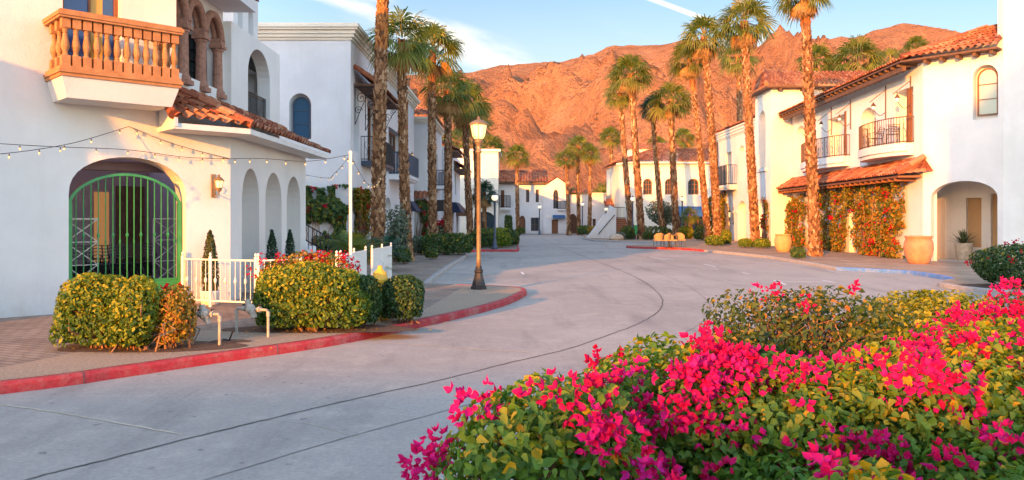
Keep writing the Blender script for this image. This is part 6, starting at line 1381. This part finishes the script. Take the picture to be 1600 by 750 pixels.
rt = shrub('olive_tree', 'airy light green olive tree before the arched window building', 'tree', (X_(1036, 71.5), 71.5, 1.0), (1.5, 1.2, 1.2), 2600, .17, M['sage'], 2, .35, 1.2, .7, 112, nst=0, rnd=lambda P, N, r: r.random(len(P)) * .7)
part(rt, 'trunk', M['stem'], lambda b: [b.tube([(X_(1036, 71.5), 71.5, 0), (X_(1036, 71.5) + dx * .3, 71.5, 1.2), (X_(1036, 71.5) + dx, 71.5 + dx * .4, 2.8)], [.1, .07, .02], 6) for dx in (-.9, -.2, .5, 1.0)])
bo = thing('boulder', 'pale boulder at the foot of the brick steps', 'boulder', (X_(963, 63), 63, 0))
def f(b):
    b.lathe((X_(963, 63), 63, 0), [(.45, -.05), (.55, .12), (.48, .32), (.30, .45), (.02, .50)], 9, sx=1.15, ph=.3)
part(bo, 'rock', M['beige_pot'], f)
lw = thing('garden_wall', 'curved low white wall beside the last arched window', 'wall', (X_(1094, 68), 68, 0)); part(lw, 'wall', M['stucco'], lambda b: [b.box(X_(1086, 68) + i * .3, 68 - .05 * i, 0, X_(1086, 68) + i * .3 + .3, 68.25 - .05 * i, .55 + .3 * math.sin(i / 5 * 1.57)) for i in range(6)])
shrub('flowering_hedge', 'rounded hedge with scattered red flowers on the right pavement corner', 'hedge', (13.45, 20.4, 0), (1.62, .85, .56), 9500, .075, M['leaf_dark'], 3.2, .12, 1.8, .3, 121, flowers=34, fr=.05, fmat=M['bract_red'], fsize=.04, nst=34, rnd=yel_top(.3, 1.1, .05, .40), ftop=.9, per=5)

# ================================================================ foreground bougainvillea bed
def boug(label, x, y, rx, ry, h, n, nf, seed, m='leaf_boug', size=.043, fr=.085, fs=.036, lo=.06, am=.35, dens=1.0, ns=46, zf=.55, per=15, cat='bougainvillea', fl2=0):
    r = shrub('bougainvillea_bush', label, 'bougainvillea', (x, y, -.01), (rx, ry, h * .54), n, size, M[m], 2.7, .20, 2.8, .55, seed, nst=ns, heart=True, wide=.62, rnd=yel_top(.55 * h, h * 1.05, lo, am), zc=h * .50, group='bougainvillea bushes in the foreground bed')
    C, N = shell(nf * 3, (x, y, -.01 + h * .50), (rx, ry, h * .54), 2.9, .16, 2.6, .05, h * zf, seed, .7)
    C = C + N * .025; k = np.argsort(lump(C, 1, 2.2, seed + 3) + .75 * np.random.default_rng(seed).random(len(C)))[::-1][:nf]
    bracts('blossoms', C[k], fr, per, fs, M['bract'], r, seed + 8); return r
boug('low bougainvillea bush at the left tip of the bed', .20, 3.6, .48, .52, .97, 8200, 32, 201)
boug('bougainvillea bush heaped with magenta flowers second from the left tip', 1.0, 4.3, .68, .74, .99, 13000, 54, 202, fr=.09)
boug('magenta bougainvillea bush in front of the brown twiggy one', 1.75, 4.4, .70, .72, .92, 13500, 32, 203, lo=.14, am=.75)
boug('magenta bougainvillea bush in the middle of the near row', 2.55, 4.75, .74, .78, .94, 13500, 28, 204, lo=.14, am=.75)
boug('wide magenta bougainvillea bush right of the middle of the near row', 3.45, 5.3, .85, .88, .96, 15000, 27, 205, lo=.18, am=.75)
boug('magenta bougainvillea bush at the right edge of the picture', 4.55, 6.2, .95, .92, .97, 14000, 19, 206, lo=.18, am=.75)
boug('bougainvillea bush low beside the viewer with few flowers at the right', 2.35, 3.45, .66, .52, .70, 9500, 11, 207, ns=110, lo=.03, am=.1)
boug('leafy bougainvillea bush at the lower right corner', 3.15, 4.05, .70, .60, .78, 10500, 15, 208, ns=100, lo=.03, am=.1)
boug('twiggy low bougainvillea under the magenta heap', 1.35, 3.45, .55, .45, .66, 7500, 9, 217, ns=110, lo=.03, am=.08)
boug('bougainvillea bush closest to the viewer at the bottom left', -.06, 2.3, .28, .27, .97, 2800, 13, 209, fr=.07, size=.048)
boug('bougainvillea bush closest to the viewer in the bottom row', .52, 2.3, .34, .30, .97, 3800, 9, 210, fr=.07, lo=.12, am=.4, size=.048)
boug('bougainvillea bush closest to the viewer at the bottom middle', 1.08, 2.4, .34, .30, .94, 3800, 3, 211, fr=.06, lo=.15, am=.5, size=.048)
boug('brown twiggy bougainvillea with thin leaves behind the near row', 2.75, 7.6, .90, .80, 1.04, 6000, 4, 212, m='leaf_boug_y', lo=.0, am=.45, ns=260, size=.046, zf=.75, fr=.09)
boug('sprawling flowering bougainvillea left of the twiggy one', 2.0, 6.9, .42, .55, .74, 3200, 7, 213, lo=.05, am=.3, m='leaf_boug_y', size=.045)
shrub('lime_shrub', 'lime yellow shrub behind the right half of the near row', 'shrub', (4.3, 8.1, -.01), (.85, .7, .52), 10500, .044, M['leaf_lime'], 2.6, .16, 2.5, .4, 214, nst=40, heart=True)
boug('bougainvillea with scattered red flowers behind the lime shrub', 5.6, 8.0, 1.0, .9, .98, 9500, 16, 215, m='leaf_boug_y', lo=.02, am=.2)
boug('leafy flowering bougainvillea at the far right of the bed', 7.3, 8.6, 1.1, .9, 1.02, 8000, 12, 216)
# dry leaves lying about under the planting
r_ = np.random.default_rng(77); PL = []
for cx, cy, sx, sy, n_, z_ in ((-5.2, 10.7, .9, .35, 170, .018), (-3.1, 12.4, 1.1, .35, 220, .018), (-1.9, 13.4, .5, .3, 60, .01), (13.4, 19.6, 1.4, .4, 90, .016), (-4.0, 9.0, 1.6, .5, 30, -.122), (-2.2, 11.5, 1.2, .5, 26, -.122), (1.0, 7.0, 1.2, .8, 30, -.122)):
    PL.append(np.stack([cx + sx * r_.normal(size=n_) * .6, cy + sy * r_.normal(size=n_) * .6, np.full(n_, z_)], -1))
PL = np.concatenate(PL); keep = np.ones(len(PL), bool)
tag(leaves('fallen_leaves', PL, np.tile(np.array([0, 0, 1.0]), (len(PL), 1)), .04, M['leaf_rust'], None, .6, jitter=.25, seed=78, droop=.0), 'dry fallen leaves lying under the hedges and along the red kerb', 'leaves', None, 'stuff')
